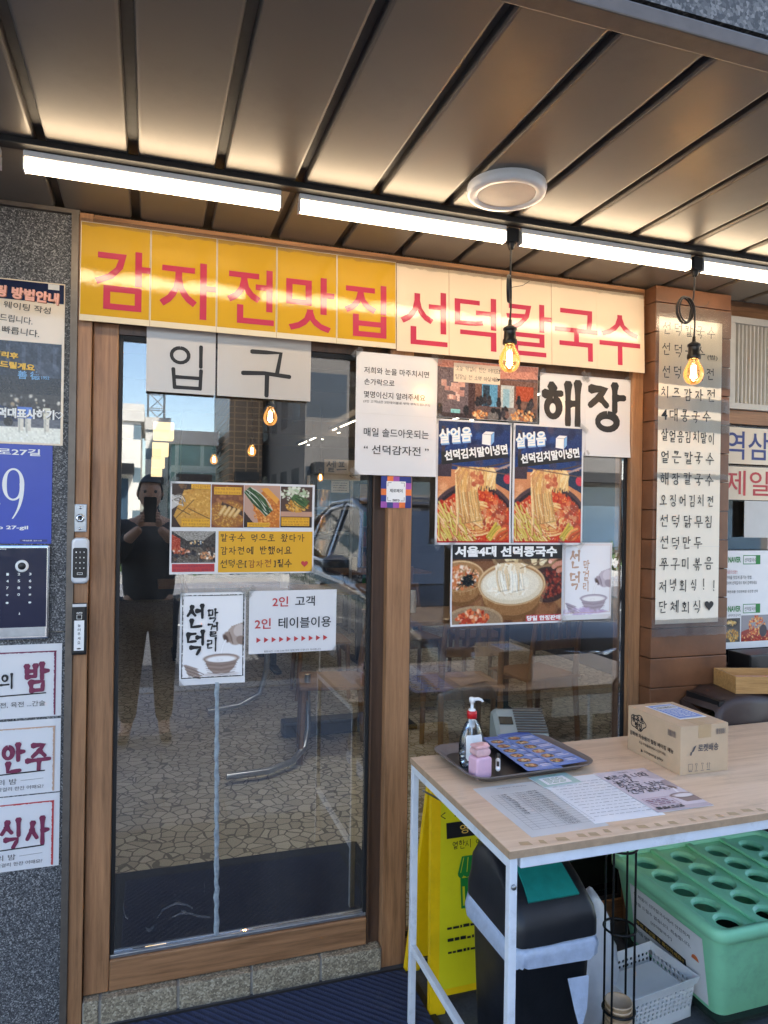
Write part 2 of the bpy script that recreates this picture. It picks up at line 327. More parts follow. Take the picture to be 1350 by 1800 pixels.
C_ = {'ㄱ': [[(.05, .86), (.84, .9), (.78, .6), (.55, .05)]], 'ㄴ': [[(.14, .95), (.12, .12), (.95, .2)]], 'ㄷ': [[(.08, .88), (.9, .92)], [(.14, .86), (.12, .12), (.95, .18)]],
 'ㄹ': [[(.1, .9), (.85, .94), (.82, .55)], [(.12, .52), (.82, .56)], [(.14, .5), (.12, .08), (.95, .12)]], 'ㅁ': [[(.12, .9), (.16, .06)], [(.12, .9), (.88, .94), (.84, .06)], [(.16, .08), (.84, .1)]],
 'ㅂ': [[(.14, .96), (.16, .06)], [(.86, .98), (.84, .06)], [(.15, .52), (.85, .54)], [(.16, .08), (.84, .1)]], 'ㅅ': [[(.55, .98), (.45, .6), (.03, .06)], [(.46, .58), (.95, .1)]],
 'ㅇ': [circ(.5, .48, .4, .44)], 'ㅈ': [[(.08, .86), (.9, .9), (.5, .45), (.03, .06)], [(.52, .5), (.97, .08)]], 'ㅊ': [[(.4, 1.05), (.58, .97)], [(.08, .76), (.9, .79), (.5, .4), (.03, .04)], [(.52, .44), (.97, .05)]],
 'ㅋ': [[(.05, .86), (.84, .9), (.78, .6), (.55, .05)], [(.05, .48), (.78, .54)]], 'ㅌ': [[(.1, .9), (.9, .94)], [(.12, .52), (.82, .55)], [(.14, .9), (.12, .1), (.95, .15)]],
 'ㅍ': [[(.06, .9), (.94, .93)], [(.32, .88), (.36, .14)], [(.7, .88), (.64, .14)], [(.02, .1), (.98, .15)]], 'ㅎ': [[(.38, 1.06), (.6, .98)], [(.05, .78), (.95, .82)], circ(.5, .32, .34, .3)]}
for a, b in (('ㄲ', 'ㄱ'), ('ㄸ', 'ㄷ'), ('ㅃ', 'ㅂ'), ('ㅆ', 'ㅅ'), ('ㅉ', 'ㅈ')): C_[a] = [[(x*.47+d, y) for x, y in st] for d in (0, .52) for st in C_[b]]
VV = {'ㅏ': [[(.35, 1), (.37, 0)], [(.37, .52), (.95, .54)]], 'ㅑ': [[(.35, 1), (.37, 0)], [(.37, .66), (.95, .68)], [(.37, .4), (.95, .42)]], 'ㅓ': [[(.65, 1), (.67, 0)], [(.0, .56), (.66, .58)]], 'ㅕ': [[(.65, 1), (.67, 0)], [(.0, .7), (.66, .71)], [(.0, .44), (.66, .46)]],
 'ㅣ': [[(.5, 1), (.53, 0)]], 'ㅐ': [[(.2, .96), (.22, .04)], [(.22, .52), (.78, .54)], [(.78, 1), (.8, 0)]], 'ㅔ': [[(.42, .96), (.44, .05)], [(-.05, .55), (.42, .57)], [(.85, 1), (.87, 0)]],
 'ㅒ': [[(.2, .96), (.22, .04)], [(.22, .62), (.78, .64)], [(.22, .42), (.78, .44)], [(.78, 1), (.8, 0)]], 'ㅖ': [[(.42, .96), (.44, .05)], [(-.05, .66), (.42, .68)], [(-.05, .44), (.42, .46)], [(.85, 1), (.87, 0)]]}
VH = {'ㅗ': [[(.5, .98), (.5, .3)], [(0, .24), (1, .3)]], 'ㅛ': [[(.34, .95), (.35, .3)], [(.66, .95), (.65, .3)], [(0, .24), (1, .3)]], 'ㅜ': [[(0, .74), (1, .8)], [(.52, .76), (.5, 0)]], 'ㅠ': [[(0, .74), (1, .8)], [(.34, .75), (.3, .05)], [(.66, .76), (.66, 0)]], 'ㅡ': [[(0, .46), (1, .52)]]}
VM = {'ㅘ': 'ㅗㅏ', 'ㅙ': 'ㅗㅐ', 'ㅚ': 'ㅗㅣ', 'ㅝ': 'ㅜㅓ', 'ㅞ': 'ㅜㅔ', 'ㅟ': 'ㅜㅣ', 'ㅢ': 'ㅡㅣ'}
def place(sts, b): x0, y0, x1, y1 = b; return [[(x0+x*(x1-x0), y0+y*(y1-y0)) for x, y in st] for st in sts]
def syl(ch):
    o = ord(ch)-0xAC00
    if not 0 <= o < 11172:
        if ch == '!': return [[(.5, 1), (.48, .3)], [(.48, .1), (.48, .02)]]
        return []
    c, v, f = CHO[o//588], JUNG[o % 588//28], JONG[o % 28]
    out = []
    if v in VV:
        out += place(C_[c], (.03, .2, .5, .86) if not f else (.04, .5, .52, .97)); out += place(VV[v], (.56, 0, 1, 1) if not f else (.56, .42, 1, 1.02))
        fb = (.2, -.02, .9, .36)
    elif v in VH:
        out += place(C_[c], (.2, .48, .8, 1) if not f else (.23, .66, .77, 1.02)); out += place(VH[v], (0, 0, 1, .5) if not f else (0, .36, 1, .66)); fb = (.2, -.04, .82, .32)
    else:
        h, q = VM[v]
        out += place(C_[c], (.06, .5, .54, .95) if not f else (.08, .68, .52, 1)); out += place(VH[h], (0, .08, .62, .48) if not f else (0, .38, .6, .66)); out += place(VV[q], (.64, 0, 1, 1) if not f else (.66, .36, 1, 1.02)); fb = (.2, -.04, .85, .3)
    if f:
        k = 1 if f in C_ else len(f); x0, y0, x1, y1 = fb
        for i in range(k):
            a = x0+(x1-x0)*i/k; out += place(C_[f if k == 1 else f[i]], (a, y0, a+(x1-x0)/k*.92, y1))
    return out
def brush_poly(st, wd, heavy, r):
    P = [np.array(p, float) for p in st]; Q = [P[0]]
    for a, b in zip(P, P[1:]):
        n = max(1, int(np.linalg.norm(b-a)/.12))
        for i in range(1, n+1): Q.append(a+(b-a)*i/n)
    Q = np.array(Q); n = len(Q); closed = len(st) > 8
    d = np.gradient(Q, axis=0) if n > 1 else np.array([[1, 0]]); d /= np.maximum(np.linalg.norm(d, axis=1, keepdims=True), 1e-6)
    nor = np.stack([-d[:, 1], d[:, 0]], 1)
    if closed: t = np.linspace(0, 2*PI, n); W = wd*(1+.25*heavy*np.sin(t+1))
    else:
        t = np.linspace(0, 1, n); W = wd*(1+heavy*(.55*np.exp(-((t)/.12)**2)-.35*np.sin(PI*t)*.6+.18*np.exp(-((t-1)/.15)**2)-.45*np.exp(-((t-1)/.08)**2)*heavy))
    W = np.maximum(W, wd*.2)
    L_, R_ = Q+nor*W[:, None]/2, Q-nor*W[:, None]/2
    vs = [tuple(p) for p in L_]+[tuple(p) for p in R_]; fs = [(i, i+1, n+i+1, n+i) for i in range(n-1)]
    if not closed:                                       # rounded ends
        for e, sg in ((0, -1), (n-1, 1)):
            k = len(vs); a = Q[e]+d[e]*sg*W[e]*.35
            vs += [tuple(a+nor[e]*W[e]*.28), tuple(a-nor[e]*W[e]*.28)]; fs.append((e, n+e, k+1, k))
    return vs, fs
class Sheet:
    """a flat printed sheet; local frame: x right, z up, printed side facing -y; origin at its centre"""
    def __init__(s, name, label, cat, x0, x1, z0, z1, y, mat, group=None, tilt=0, parent=None, thick=.0012, curl=0):
        s.w, s.h = x1-x0, z1-z0; s.cur = MB(); s.mats = []; s.lay = 0
        b = MB(); nx = 6
        b = MB(); K = 14; V = []
        for yy in (0, thick):
            for i in range(K+1):
                for j in range(K+1): V.append((s.w*(i/K-.5), yy, s.h*(j/K-.5)))
        q = (K+1)**2; Fs = []
        for i in range(K):
            for j in range(K): a = i*(K+1)+j; Fs += [(a, a+K+1, a+K+2, a+1), (q+a, q+a+1, q+a+K+2, q+a+K+1)]
        bd = [i*(K+1) for i in range(K)]+[K*(K+1)+j for j in range(K)]+[i*(K+1)+K for i in range(K, 0, -1)]+[j for j in range(K, 0, -1)]
        Fs += [(bd[i], bd[(i+1) % len(bd)], bd[(i+1) % len(bd)]+q, bd[i]+q)[::-1] for i in range(len(bd))]
        b.add(V, Fs)
        s.o = b.build(name, mat, parent)
        s.o.location = ((x0+x1)/2, y, (z0+z1)/2); s.o.rotation_euler = (0, tilt, 0)
        if label: tag(s.o, label, cat, group)
    def flat(s, cx, cy, z, rz):
        s.o.location = (cx, cy, z); s.o.rotation_euler = (-PI/2, 0, rz); return s
    def mi(s, m):
        if m not in s.mats: s.mats.append(m)
        return s.mats.index(m)
    def Y(s, d=0): s.lay += 1; return -.0010-.00001*min(s.lay, 240)-.000003*(s.lay % 3)-d
    def P(s, u, v, y): return (u-s.w/2, y, v-s.h/2)
    def text(s, t, u, v, h, m, w=None, bold=0, ang=0, shear=0, sp=1, anchor='l', d=0):
        vs, fs, asp = glyph_mesh(t, bold, shear, sp)
        if w is None: w = asp*h
        u0 = u if anchor == 'l' else (u-w/2 if anchor == 'c' else u-w); y = s.Y(d); c, q = math.cos(ang), math.sin(ang)
        s.cur.add([s.P(u0+a*w*c-b*h*q, v+a*w*q+b*h*c, y) for a, b in vs], fs, s.mi(m)); return w
    def brush(s, t, u, v, h, m, wd=.1, heavy=1, adv=1.0, ang=0, vert=False, jit=.03, d=0, cw=.92, stretch=1):
        """hand-lettered Hangul; u,v lower left of the first letter box, h its height"""
        x = 0; zz = 0
        for ch in t:
            if ch == ' ':
                if vert: zz -= h*.5
                else: x += h*adv*.55
                continue
            if ch in '()[]?,.·0123456789…-':
                g, fs, asp = glyph_mesh(ch, .02); hh = h*(.9 if ch not in ',.·-' else .2); ww = asp*hh; y = s.Y(d)
                s.cur.add([s.P(u+x+a*ww, v+zz+b*hh, y) for a, b in g], fs, s.mi(m)); x += ww+h*.2; continue
            j = rng.normal(0, jit, 4); sc = 1+j[2]
            for st in syl(ch):
                st2 = [(cw*(px*sc+j[0]+.03*j[3]*py), (py*sc+j[1])) for px, py in st]
                st2 = [(a+rng.normal(0, jit*.3), b+rng.normal(0, jit*.3)) for a, b in st2] if len(st2) < 8 else st2
                vs, fs = brush_poly(st2, wd, heavy, rng); y = s.Y(d)
                s.cur.add([s.P(u+x+a*h*stretch+ang*0, v+zz+b*h+ang*(x+a*h), y) for a, b in vs], fs, s.mi(m))
            if vert: zz -= h*adv
            else: x += h*adv*stretch
        return x
    def rect(s, u0, u1, v0, v1, m, d=0, ang=0):
        y = s.Y(d)-.0; c, q = math.cos(ang), math.sin(ang)
        pts = [(0, 0), (u1-u0, 0), (u1-u0, v1-v0), (0, v1-v0)]
        s.cur.poly([s.P(u0+a*c-b*q, v0+a*q+b*c, y) for a, b in pts], s.mi(m))
    def shape(s, pts, m, d=0): y = s.Y(d); s.cur.poly([s.P(a, b, y) for a, b in pts], s.mi(m))
    def line(s, pts, wd, m, d=0): s.stroke(pts, wd, m, 0, d)
    def stroke(s, pts, wd, m, heavy=.6, d=0):
        vs, fs = brush_poly([(a/s.w, b/s.w) for a, b in pts], wd/s.w, heavy, rng); y = s.Y(d)
        s.cur.add([s.P(a*s.w, b*s.w, y) for a, b in vs], fs, s.mi(m))
    def frame(s, u0, u1, v0, v1, t, m):
        for r in ((u0, u1, v0, v0+t), (u0, u1, v1-t, v1), (u0, u0+t, v0+t, v1-t), (u1-t, u1, v0+t, v1-t)): s.rect(*r, m)
    def heart(s, u, v, r, m): s.shape([(u+r*(16*math.sin(t)**3)/16, v+r*(13*math.cos(t)-5*math.cos(2*t)-2*math.cos(3*t)-math.cos(4*t))/16) for t in [2*PI*i/28 for i in range(28)]], m)
    def done(s, name='lettering'):
        if s.cur.f: s.cur.build(name, s.mats, s.o)
        s.cur = MB(); s.mats = []
        return s
    def curl(s, lifts, tape='film_clear', tl=.045, tw=.018):
        """lift corners off the glass (metres, order: top left, top right, bottom right, bottom left) and tape some edges"""
        for o in [s.o]+list(s.o.children):
            for v in o.data.vertices:
                u, w_ = v.co.x/s.w, v.co.z/s.h; dy = 0
                for (su, sv), L_ in zip(((-1, 1), (1, 1), (1, -1), (-1, -1)), lifts):
                    t = max(0, su*u+.5)*max(0, sv*w_+.5); dy += L_*max(0, (t-.68)/.32)**2
                v.co.y -= dy
        for i, ((su, sv), L_) in enumerate(zip(((-1, 1), (1, 1), (1, -1), (-1, -1)), lifts)):
            if L_ > .0012: continue
            cx, cz = su*s.w/2, sv*s.h/2; a = math.atan2(sv, su)+PI/2+rng.normal(0, .15); c, q = math.cos(a), math.sin(a); m = MB(); n = 5
            for k in range(n+1):
                t = (k/n-.5)*tl
                for e in (-.5, .5): m.v.append((cx*.985+t*c-e*tw*q, -.0019+rng.normal(0, .0002), cz*.985+t*q+e*tw*c))
            m.f = [(2*k, 2*k+2, 2*k+3, 2*k+1) for k in range(n)]; m.m = [0]*n; m.sm = [True]*n; m.build('corner_tape', tape, s.o)
        return s
    def front(s, y):
        l = s.o.location; k = (y+2.2856)/(l.y+2.2856); s.o.location = (.2018+(l.x-.2018)*k, y, 1.4717+(l.z-1.4717)*k); s.o.scale = (k, 1, k); return s
    def picture(s, cv, u0, u1, v0, v1, name='printed_picture', mat='print', y=-.0006):
        a = cv.a; h, w = a.shape[:2]
        X, Z = np.meshgrid(np.linspace(u0, u1, w)-s.w/2, np.linspace(v1, v0, h)-s.h/2)
        co = np.stack([X, np.full_like(X, y), Z], -1).reshape(-1, 3)
        i = np.arange((h-1)*(w-1)); r, c = i//(w-1), i % (w-1); k = r*w+c
        fc = np.stack([k, k+w, k+w+1, k+1], 1)
        me = bpy.data.meshes.new(name); me.from_pydata(co.tolist(), [], fc.tolist()); me.materials.append(MATS[mat])
        col = np.clip(a, 0, 1); lin = np.where(col <= .04045, col/12.92, ((col+.055)/1.055)**2.4)
        at = me.color_attributes.new('Col', 'FLOAT_COLOR', 'POINT')
        at.data.foreach_set('color', np.concatenate([lin, np.ones((h, w, 1))], -1).reshape(-1).astype(np.float32)); me.update()
        o = bpy.data.objects.new(name, me); COL.objects.link(o); o.parent = s.o; return o
def c3(*c): return np.array(c[:3], float)/255
class Cv:                                                 # painter for printed photographs (sRGB 0..1, y down)
    def __init__(s, w, h, bg): s.w, s.h = w, h; s.a = np.ones((h, w, 3))*c3(*bg); s.Y, s.X = np.mgrid[0:h, 0:w].astype(float)
    def blend(s, m, c, sl=(slice(None), slice(None))):
        m = np.clip(m, 0, 1)[..., None]; s.a[sl] = s.a[sl]*(1-m)+(c3(*c) if not isinstance(c, np.ndarray) else c)*m
    def win(s, x0, y0, x1, y1): return (slice(max(0, int(y0)), max(0, int(y1)+2)), slice(max(0, int(x0)), max(0, int(x1)+2)))
    def ell(s, cx, cy, rx, ry, c, ang=0, soft=1.2, al=1):
        R = max(rx, ry)+3; sl = s.win(cx-R, cy-R, cx+R, cy+R); X, Y = s.X[sl]-cx, s.Y[sl]-cy
        if X.size == 0: return
        ca, sa = math.cos(ang), math.sin(ang); u, v = X*ca+Y*sa, -X*sa+Y*ca
        dd = (np.sqrt((u/rx)**2+(v/ry)**2)-1)*min(rx, ry); s.blend((.5-dd/soft)*al, c, sl)
    def seg(s, x0, y0, x1, y1, w, c, al=1):
        sl = s.win(min(x0, x1)-w-2, min(y0, y1)-w-2, max(x0, x1)+w+2, max(y0, y1)+w+2); X, Y = s.X[sl], s.Y[sl]
        if X.size == 0: return
        dx, dy = x1-x0, y1-y0; t = np.clip(((X-x0)*dx+(Y-y0)*dy)/(dx*dx+dy*dy+1e-9), 0, 1)
        s.blend((w/2+.5-np.hypot(X-x0-t*dx, Y-y0-t*dy))*al, c, sl)
    def curve(s, pts, w, c, al=1):
        for a, b in zip(pts, pts[1:]): s.seg(*a, *b, w, c, al)
    def poly(s, pts, c, al=1):                            # convex or not, even-odd
        ins = np.zeros_like(s.X, bool); n = len(pts)
        for i in range(n):
            (x0, y0), (x1, y1) = pts[i], pts[(i+1) % n]
            if y0 == y1: continue
            ins ^= ((s.Y < y0) != (s.Y < y1)) & (s.X < (x1-x0)*(s.Y-y0)/(y1-y0)+x0)
        s.blend(ins*al, c)
    def rect(s, x0, y0, x1, y1, c, al=1): s.poly([(x0, y0), (x1, y0), (x1, y1), (x0, y1)], c, al)
    def noise(s, amp, sc=4):
        k = rng.normal(0, 1, (s.h//sc+2, s.w//sc+2, 1)); k = np.kron(k, np.ones((sc, sc, 1)))[:s.h, :s.w]; s.a = np.clip(s.a+k*amp, 0, 1)
    def blobs(s, cx, cy, rx, ry, n, r0, r1, cols, al=.9):
        for i in range(n):
            a, q = rng.uniform(0, 2*PI), math.sqrt(rng.uniform(0, 1)); r = rng.uniform(r0, r1)
            s.ell(cx+rx*q*math.cos(a), cy+ry*q*math.sin(a), r, r*rng.uniform(.5, 1), cols[rng.integers(len(cols))], rng.uniform(0, PI), 1.2, al)
    def strands(s, x0, y0, x1, y1, n, spread, w, cols, bend=6, k=6):
        for i in range(n):
            f = rng.uniform(-1, 1); g = f+rng.normal(0, .25); b = rng.normal(0, bend); nx, ny = -(y1-y0), x1-x0; l = math.hypot(nx, ny); nx, ny = nx/l, ny/l
            pts = [(x0+(x1-x0)*t+nx*(spread*(f*(1-t)+g*t)+b*math.sin(PI*t)), y0+(y1-y0)*t+ny*(spread*(f*(1-t)+g*t)+b*math.sin(PI*t))) for t in np.linspace(0, 1, k)]
            c = cols[rng.integers(len(cols))]; s.curve([(x+1, y+1) for x, y in pts], w, tuple(v*.72 for v in c), .6); s.curve(pts, w, c)
# ================================================================== SETTING
G = -.07
struct(MB().add([(-400, -400, G-.008), (400, -400, G-.008), (400, 400, G-.008), (-400, 400, G-.008)], [(0, 1, 2, 3)]).build('ground', 'concrete'))
struct(bx('pavement', 'paver', None, -30, 30, -3.9, 0.0, G-.02, G))
struct(bx('kerb', 'concrete', None, -30, 30, -4.1, -3.9, G-.1, G+.01, .012))
struct(MB().add([(-60, -11, G-.004), (60, -11, G-.004), (60, -4.1, G-.004), (-60, -4.1, G-.004)], [(0, 1, 2, 3)]).build('road', 'asphalt'))
m = MB()
for i in range(-8, 9): m.add([(i*5-1.4, -7.6, G), (i*5+1.4, -7.6, G), (i*5+1.4, -7.48, G), (i*5-1.4, -7.48, G)], [(0, 1, 2, 3)])
struct(m.build('road_marking', 'white_line'))
struct(bx('far_pavement', 'paver', None, -30, 30, -15, -11, G-.02, G+.11))
# ---- canopy
cn = thing('canopy', 'grey metal panel canopy soffit over the shopfront with a granite edge beam', 'canopy')
for k in range(-7, 14):
    x0 = .152+.2105*k+.012; x1 = .152+.2105*(k+1)-.012
    pts = [(x0, 2.372), (x0, 2.358), (x0+.003, 2.351), (x0+.008, 2.35), (x1-.008, 2.35), (x1-.003, 2.351), (x1, 2.358), (x1, 2.372)]
    p = MB().prism(pts, lambda a, b: (a, -1.192, b), lambda a, b: (a, -.002, b)); fixn(p.build('ceiling_panel', 'ceil_metal', cn))
bx('groove_backing', 'groove', cn, -1.4, 3.2, -1.2, .06, 2.3725, 2.38)
bx('edge_trim', 'ceil_trim', cn, -3.2, 4.5, -1.238, -1.195, 2.343, 2.372, .003)
bx('edge_beam', 'granite_dark', cn, -3.2, 4.5, -1.233, -1.0, 2.384, 3.0)
bx('deck', 'concrete', cn, -3.2, 4.5, -.999, -.002, 2.86, 2.95); bx('end_panel', 'ceil_metal', cn, -3.2, -1.4, -1.192, -.002, 2.35, 2.38)
bx('end_panel', 'ceil_metal', cn, 3.2, 4.5, -1.192, -.002, 2.35, 2.38)
# ---- building shell
sb = thing('shop_building', 'stone faced building above the canopy that holds the restaurant', 'building')
bx('upper_wall', 'granite', sb, -3.2, 5.2, 0, .25, 2.39, 6.6)
bx('roof', 'concrete', sb, -3.2, 5.2, 0.25, 12, 6.4, 6.6)
bx('outer_wall', 'concrete', sb, -3.2, -3, .25, 12, G, 6.4); bx('outer_wall', 'concrete', sb, 5.0, 5.2, .25, 12, G, 6.4)
bx('outer_wall', 'concrete', sb, -3.2, 5.2, 12, 12.2, G, 6.6)
bx('header_beam', 'wood_h', sb, 2.36, 5.0, .11, .2, 2.315, 2.389)
bx('side_wall', 'granite', sb, 3.4, 5.0, 0.02, .2, G, 2.31)
gw = thing('granite_wall', 'speckled grey granite wall beside the wooden door carrying the address plate and menu cards', 'wall')
for z0, z1 in ((G, .498), (.501, 1.106), (1.109, 1.72), (1.723, 2.335)): bx('granite_slab', 'granite', gw, -3.2, -.026, 0, .24, z0, z1, .0015)
bx('joint_backing', 'mortar', gw, -3.19, -.03, .006, .2, G+.01, 2.33)
t = bx('wall_trim', 'bronze_trim', None, -3.2, -.003, -.012, .1, 2.3365, 2.3488); tag(t, 'thin bronze strip along the top edge of the granite wall', 'trim')
# ---- shopfront frame
sf = thing('shopfront_frame', 'brown wood grain frame around the glass door and side window', 'frame')
bx('corner_trim', 'bronze_trim', sf, -.025, -.0055, -.014, .06, G, 2.345)
bx('jamb', 'wood_v', sf, -.005, .0345, -.006, .10, G+.001, 2.345, .002)
bx('jamb', 'wood_v', sf, 1.949, 1.9985, .0, .10, G, 2.03, .003)
bx('mullion', 'wood_v', sf, .971, 1.0565, -.002, .10, G, 2.03, .003)
bx('header', 'wood_h', sf, .0355, 1.9985, .0, .10, 2.0325, 2.345)
bx('head_rail', 'wood_dark', sf, 1.0575, 1.948, .022, .07, 1.985, 2.031)
bx('bottom_rail', 'wood_h', sf, 1.0575, 1.948, .015, .08, G, .008, .003)
bx('gasket', 'black_gasket', sf, 1.0575, 1.067, .024, .045, .0085, 1.9845); bx('gasket', 'black_gasket', sf, 1.938, 1.948, .024, .045, .0085, 1.9845)
bx('gasket', 'black_gasket', sf, 1.0675, 1.9375, .024, .045, 1.972, 1.9845); bx('gasket', 'black_gasket', sf, 1.0675, 1.9375, .024, .045, .0085, .02)
fixn(bx('window_pane', 'pane', sf, 1.0675, 1.9375, .034, .038, .0205, 1.9715))
bx('inner_post', 'wood_dark', sf, .9285, .9705, .03, .10, G, 2.03)
# ---- sliding door
sdr = thing('sliding_door', 'glass sliding door in a brown wood grain frame left of the side window', 'door')
bx('stile', 'wood_v', sdr, .0365, .1085, .014, .064, .0115, 2.0305, .004); bx('stile', 'wood_dark', sdr, .9225, .9275, .014, .064, .0115, 2.0305)
bx('top_rail', 'wood_dark', sdr, .1095, .9215, .016, .062, 2.0005, 2.0305); bx('bottom_rail', 'wood_h', sdr, .1095, .9215, .014, .064, .0115, .1035, .004)
bx('weather_strip', 'alu', sdr, .1095, .9215, .022, .050, .104, .116, .003)
for a in ((.1095, .121, .024, .046, .1165, 2.0), (.911, .9215, .024, .046, .1165, 2.0), (.1215, .9105, .024, .046, 1.985, 2.0)): bx('gasket', 'black_gasket', sdr, *a)
fixn(bx('door_pane', 'pane', sdr, .1215, .9105, .034, .038, .1165, 1.9845))
# clear tape strip and smears on the door glass
pts = []; m = MB()
n = 60; xs = [.4165+.0105*(i/n)+.0012*math.sin(i*1.7)+rng.normal(0, .0006) for i in range(n+1)]
for i in range(n+1):
    z = .925-(.925-.117)*i/n; wd = .0065+.001*math.sin(i*.9)+.0012*i/n
    pts += [(xs[i]-wd, .0325, z), (xs[i]-wd*.3, .0295+rng.normal(0, .0008), z), (xs[i]+wd*.4, .030+rng.normal(0, .0008), z), (xs[i]+wd, .0328, z)]
m.add(pts, [(i*4+j, i*4+j+1, i*4+j+5, i*4+j+4) for i in range(n) for j in range(3)], 0, True)
plain('strip_mat', S(150, 160, 166), .25, 0, .3, 60, .4, 60)
tag(m.build('tape_strip', 'strip_mat'), 'long crinkled strip of translucent tape running down the door glass', 'tape')
for nm, P_ in (('smear', [(.245, .20), (.262, .225), (.30, .238), (.335, .228), (.352, .214)]), ('smear', [(.29, .196), (.318, .205), (.345, .20), (.372, .186), (.405, .178)]), ('smear', [(.148, .29), (.146, .255), (.152, .222), (.160, .212)]), ('smear', [(.212, .176), (.222, .166), (.236, .176)]), ('smear', [(.385, .30), (.389, .27), (.386, .255)]), ('smear', [(.316, .214), (.328, .207), (.336, .200)])):
    m = MB(); n = len(P_)
    for i, (a, b) in enumerate(P_): w_ = (.0016 if nm != 'x' else 0)+.0022*math.sin(PI*(i+.3)/n)*(2.2 if len(P_) == 3 else 1); m.v += [(a, .0334, b-w_), (a, .0334, b+w_)]
    m.f = [(2*i, 2*i+2, 2*i+3, 2*i+1) for i in range(n-1)]; m.m = [0]*(n-1); m.sm = [False]*(n-1); m.build(nm, 'smear', sdr)
# stone sill under the door
m = MB(); e = [.036, .085, .31, .535, .76, .97]
sl_ = thing('door_sill', 'row of worn stone blocks under the sliding door', 'sill')
for a, b in zip(e, e[1:]): bx('stone_block', 'sill_stone', sl_, a+.004, b-.004, -.012, .3, G, .0075, .004)
bx('mortar_bed', 'mortar', sl_, .037, .969, -.006, .29, G, .003)
# ---- wood tiled column
cl = thing('tiled_column', 'square column clad in glossy brown tiles between the window and the recess', 'column')
z = G; k = 0
while z < 2.33:
    z1 = min(z+.112, 2.345); o = .0012*(k % 2)
    bx('tile_course', 'brown_tile', cl, 1.9995+o, 2.357-o, -.062+o, .10, z+.0015, z1-.001, .003); z += .112; k += 1
# ---- recess to the right of the column
rc = thing('recess_window', 'narrow serving window in the recess right of the tiled column', 'window')
bx('frame_rail', 'wood_h', rc, 2.36, 3.398, .09, .18, 1.868, 1.926, .003); bx('frame_rail', 'wood_dark', rc, 2.36, 3.398, .09, .18, .80, .86)
bx('window_pane', 'pane', rc, 2.36, 3.398, .12, .124, .861, 1.867)
bx('lower_panel', 'dark_metal', rc, 2.36, 3.398, .10, .14, G, .799)
vg = thing('vent_grille', 'white framed louvre vent above the serving window', 'vent')
for a in ((2.47, 3.36, .07, .115, 2.285, 2.312), (2.47, 3.36, .07, .115, 1.928, 1.952), (2.47, 2.505, .07, .115, 1.9525, 2.2845), (3.33, 3.36, .07, .115, 1.9525, 2.2845)): bx('frame', 'grille_white', vg, *a)
sl2 = MB()
for i in range(40):
    x = 2.515+i*.0205; M = Matrix.Translation((x, .092, 2.118)) @ Matrix.Rotation(.12, 4, 'Z'); sl2.box(-.0035, .0035, -.011, .011, -.166, .166, M=M)
sl2.build('slats', 'grille_white', vg); bx('backing', 'grille_dark', vg, 2.506, 3.329, .108, .114, 1.953, 2.284)
# ---- lighting on the canopy
plain('diffuser_off', S(226, 214, 196), .5, 0, .03)
tr = fixn(bx('light_track', 'track', None, -1.3, 3.2, -.412, -.374, 2.334, 2.3495, .002)); tag(tr, 'long black lighting track fixed under the canopy panels', 'track')
lab = {-1: 'unlit white tube light at the far left end of the track', 0: 'long lit white tube light above the yellow banner', 1: 'lit white tube light before the first hanging bulb',
       2: 'lit white tube light between the two hanging bulbs', 3: 'lit white tube light right of the second hanging bulb'}
for k in range(-1, 4):
    x0 = -.098+.6745*k; x1 = x0+.625
    t = thing('tube_light', lab[k], 'tube light', ((x0+x1)/2, -.372, 2.2845), 0, 'tube lights along the canopy track')
    h = (x1-x0)/2
    bx('housing', 'white_plastic', t, -h, h, -.013, .013, .031, .048, .003)
    pr = [(.012, .0305), (.0145, .022), (.014, .009), (.009, .001), (-.009, .001), (-.014, .009), (-.0145, .022), (-.012, .0305)]
    d = MB().prism(pr, lambda a, b: (-h+.004, a, b), lambda a, b: (h-.004, a, b)).build('diffuser', 'tube_glow' if k >= 0 else 'diffuser_off', t); fixn(d)
    bx('end_cap', 'white_plastic', t, -h, -h+.0035, -.015, .015, 0, .0308); bx('end_cap', 'white_plastic', t, h-.0035, h, -.015, .015, 0, .0308)
    bx('bracket', 'track', t, -h*.55, -h*.45, -.012, .012, -.0001+.0482, .0492); bx('bracket', 'track', t, h*.45, h*.55, -.012, .012, -.0001+.0482, .0492)
dl = thing('downlight', 'round white surface mounted ceiling lamp switched off under the canopy', 'ceiling lamp', (1.097, -.578, 2.322))
MB().lathe([(.104, .0275), (.106, .016), (.103, .004), (.097, 0), (.080, .001), (.077, .004)], n=48).build('housing', 'white_plastic', dl)
MB().lathe([(.0765, .004), (.05, .0035), (.0001, .0035)], n=48).build('diffuser', 'diffuser_off', dl)
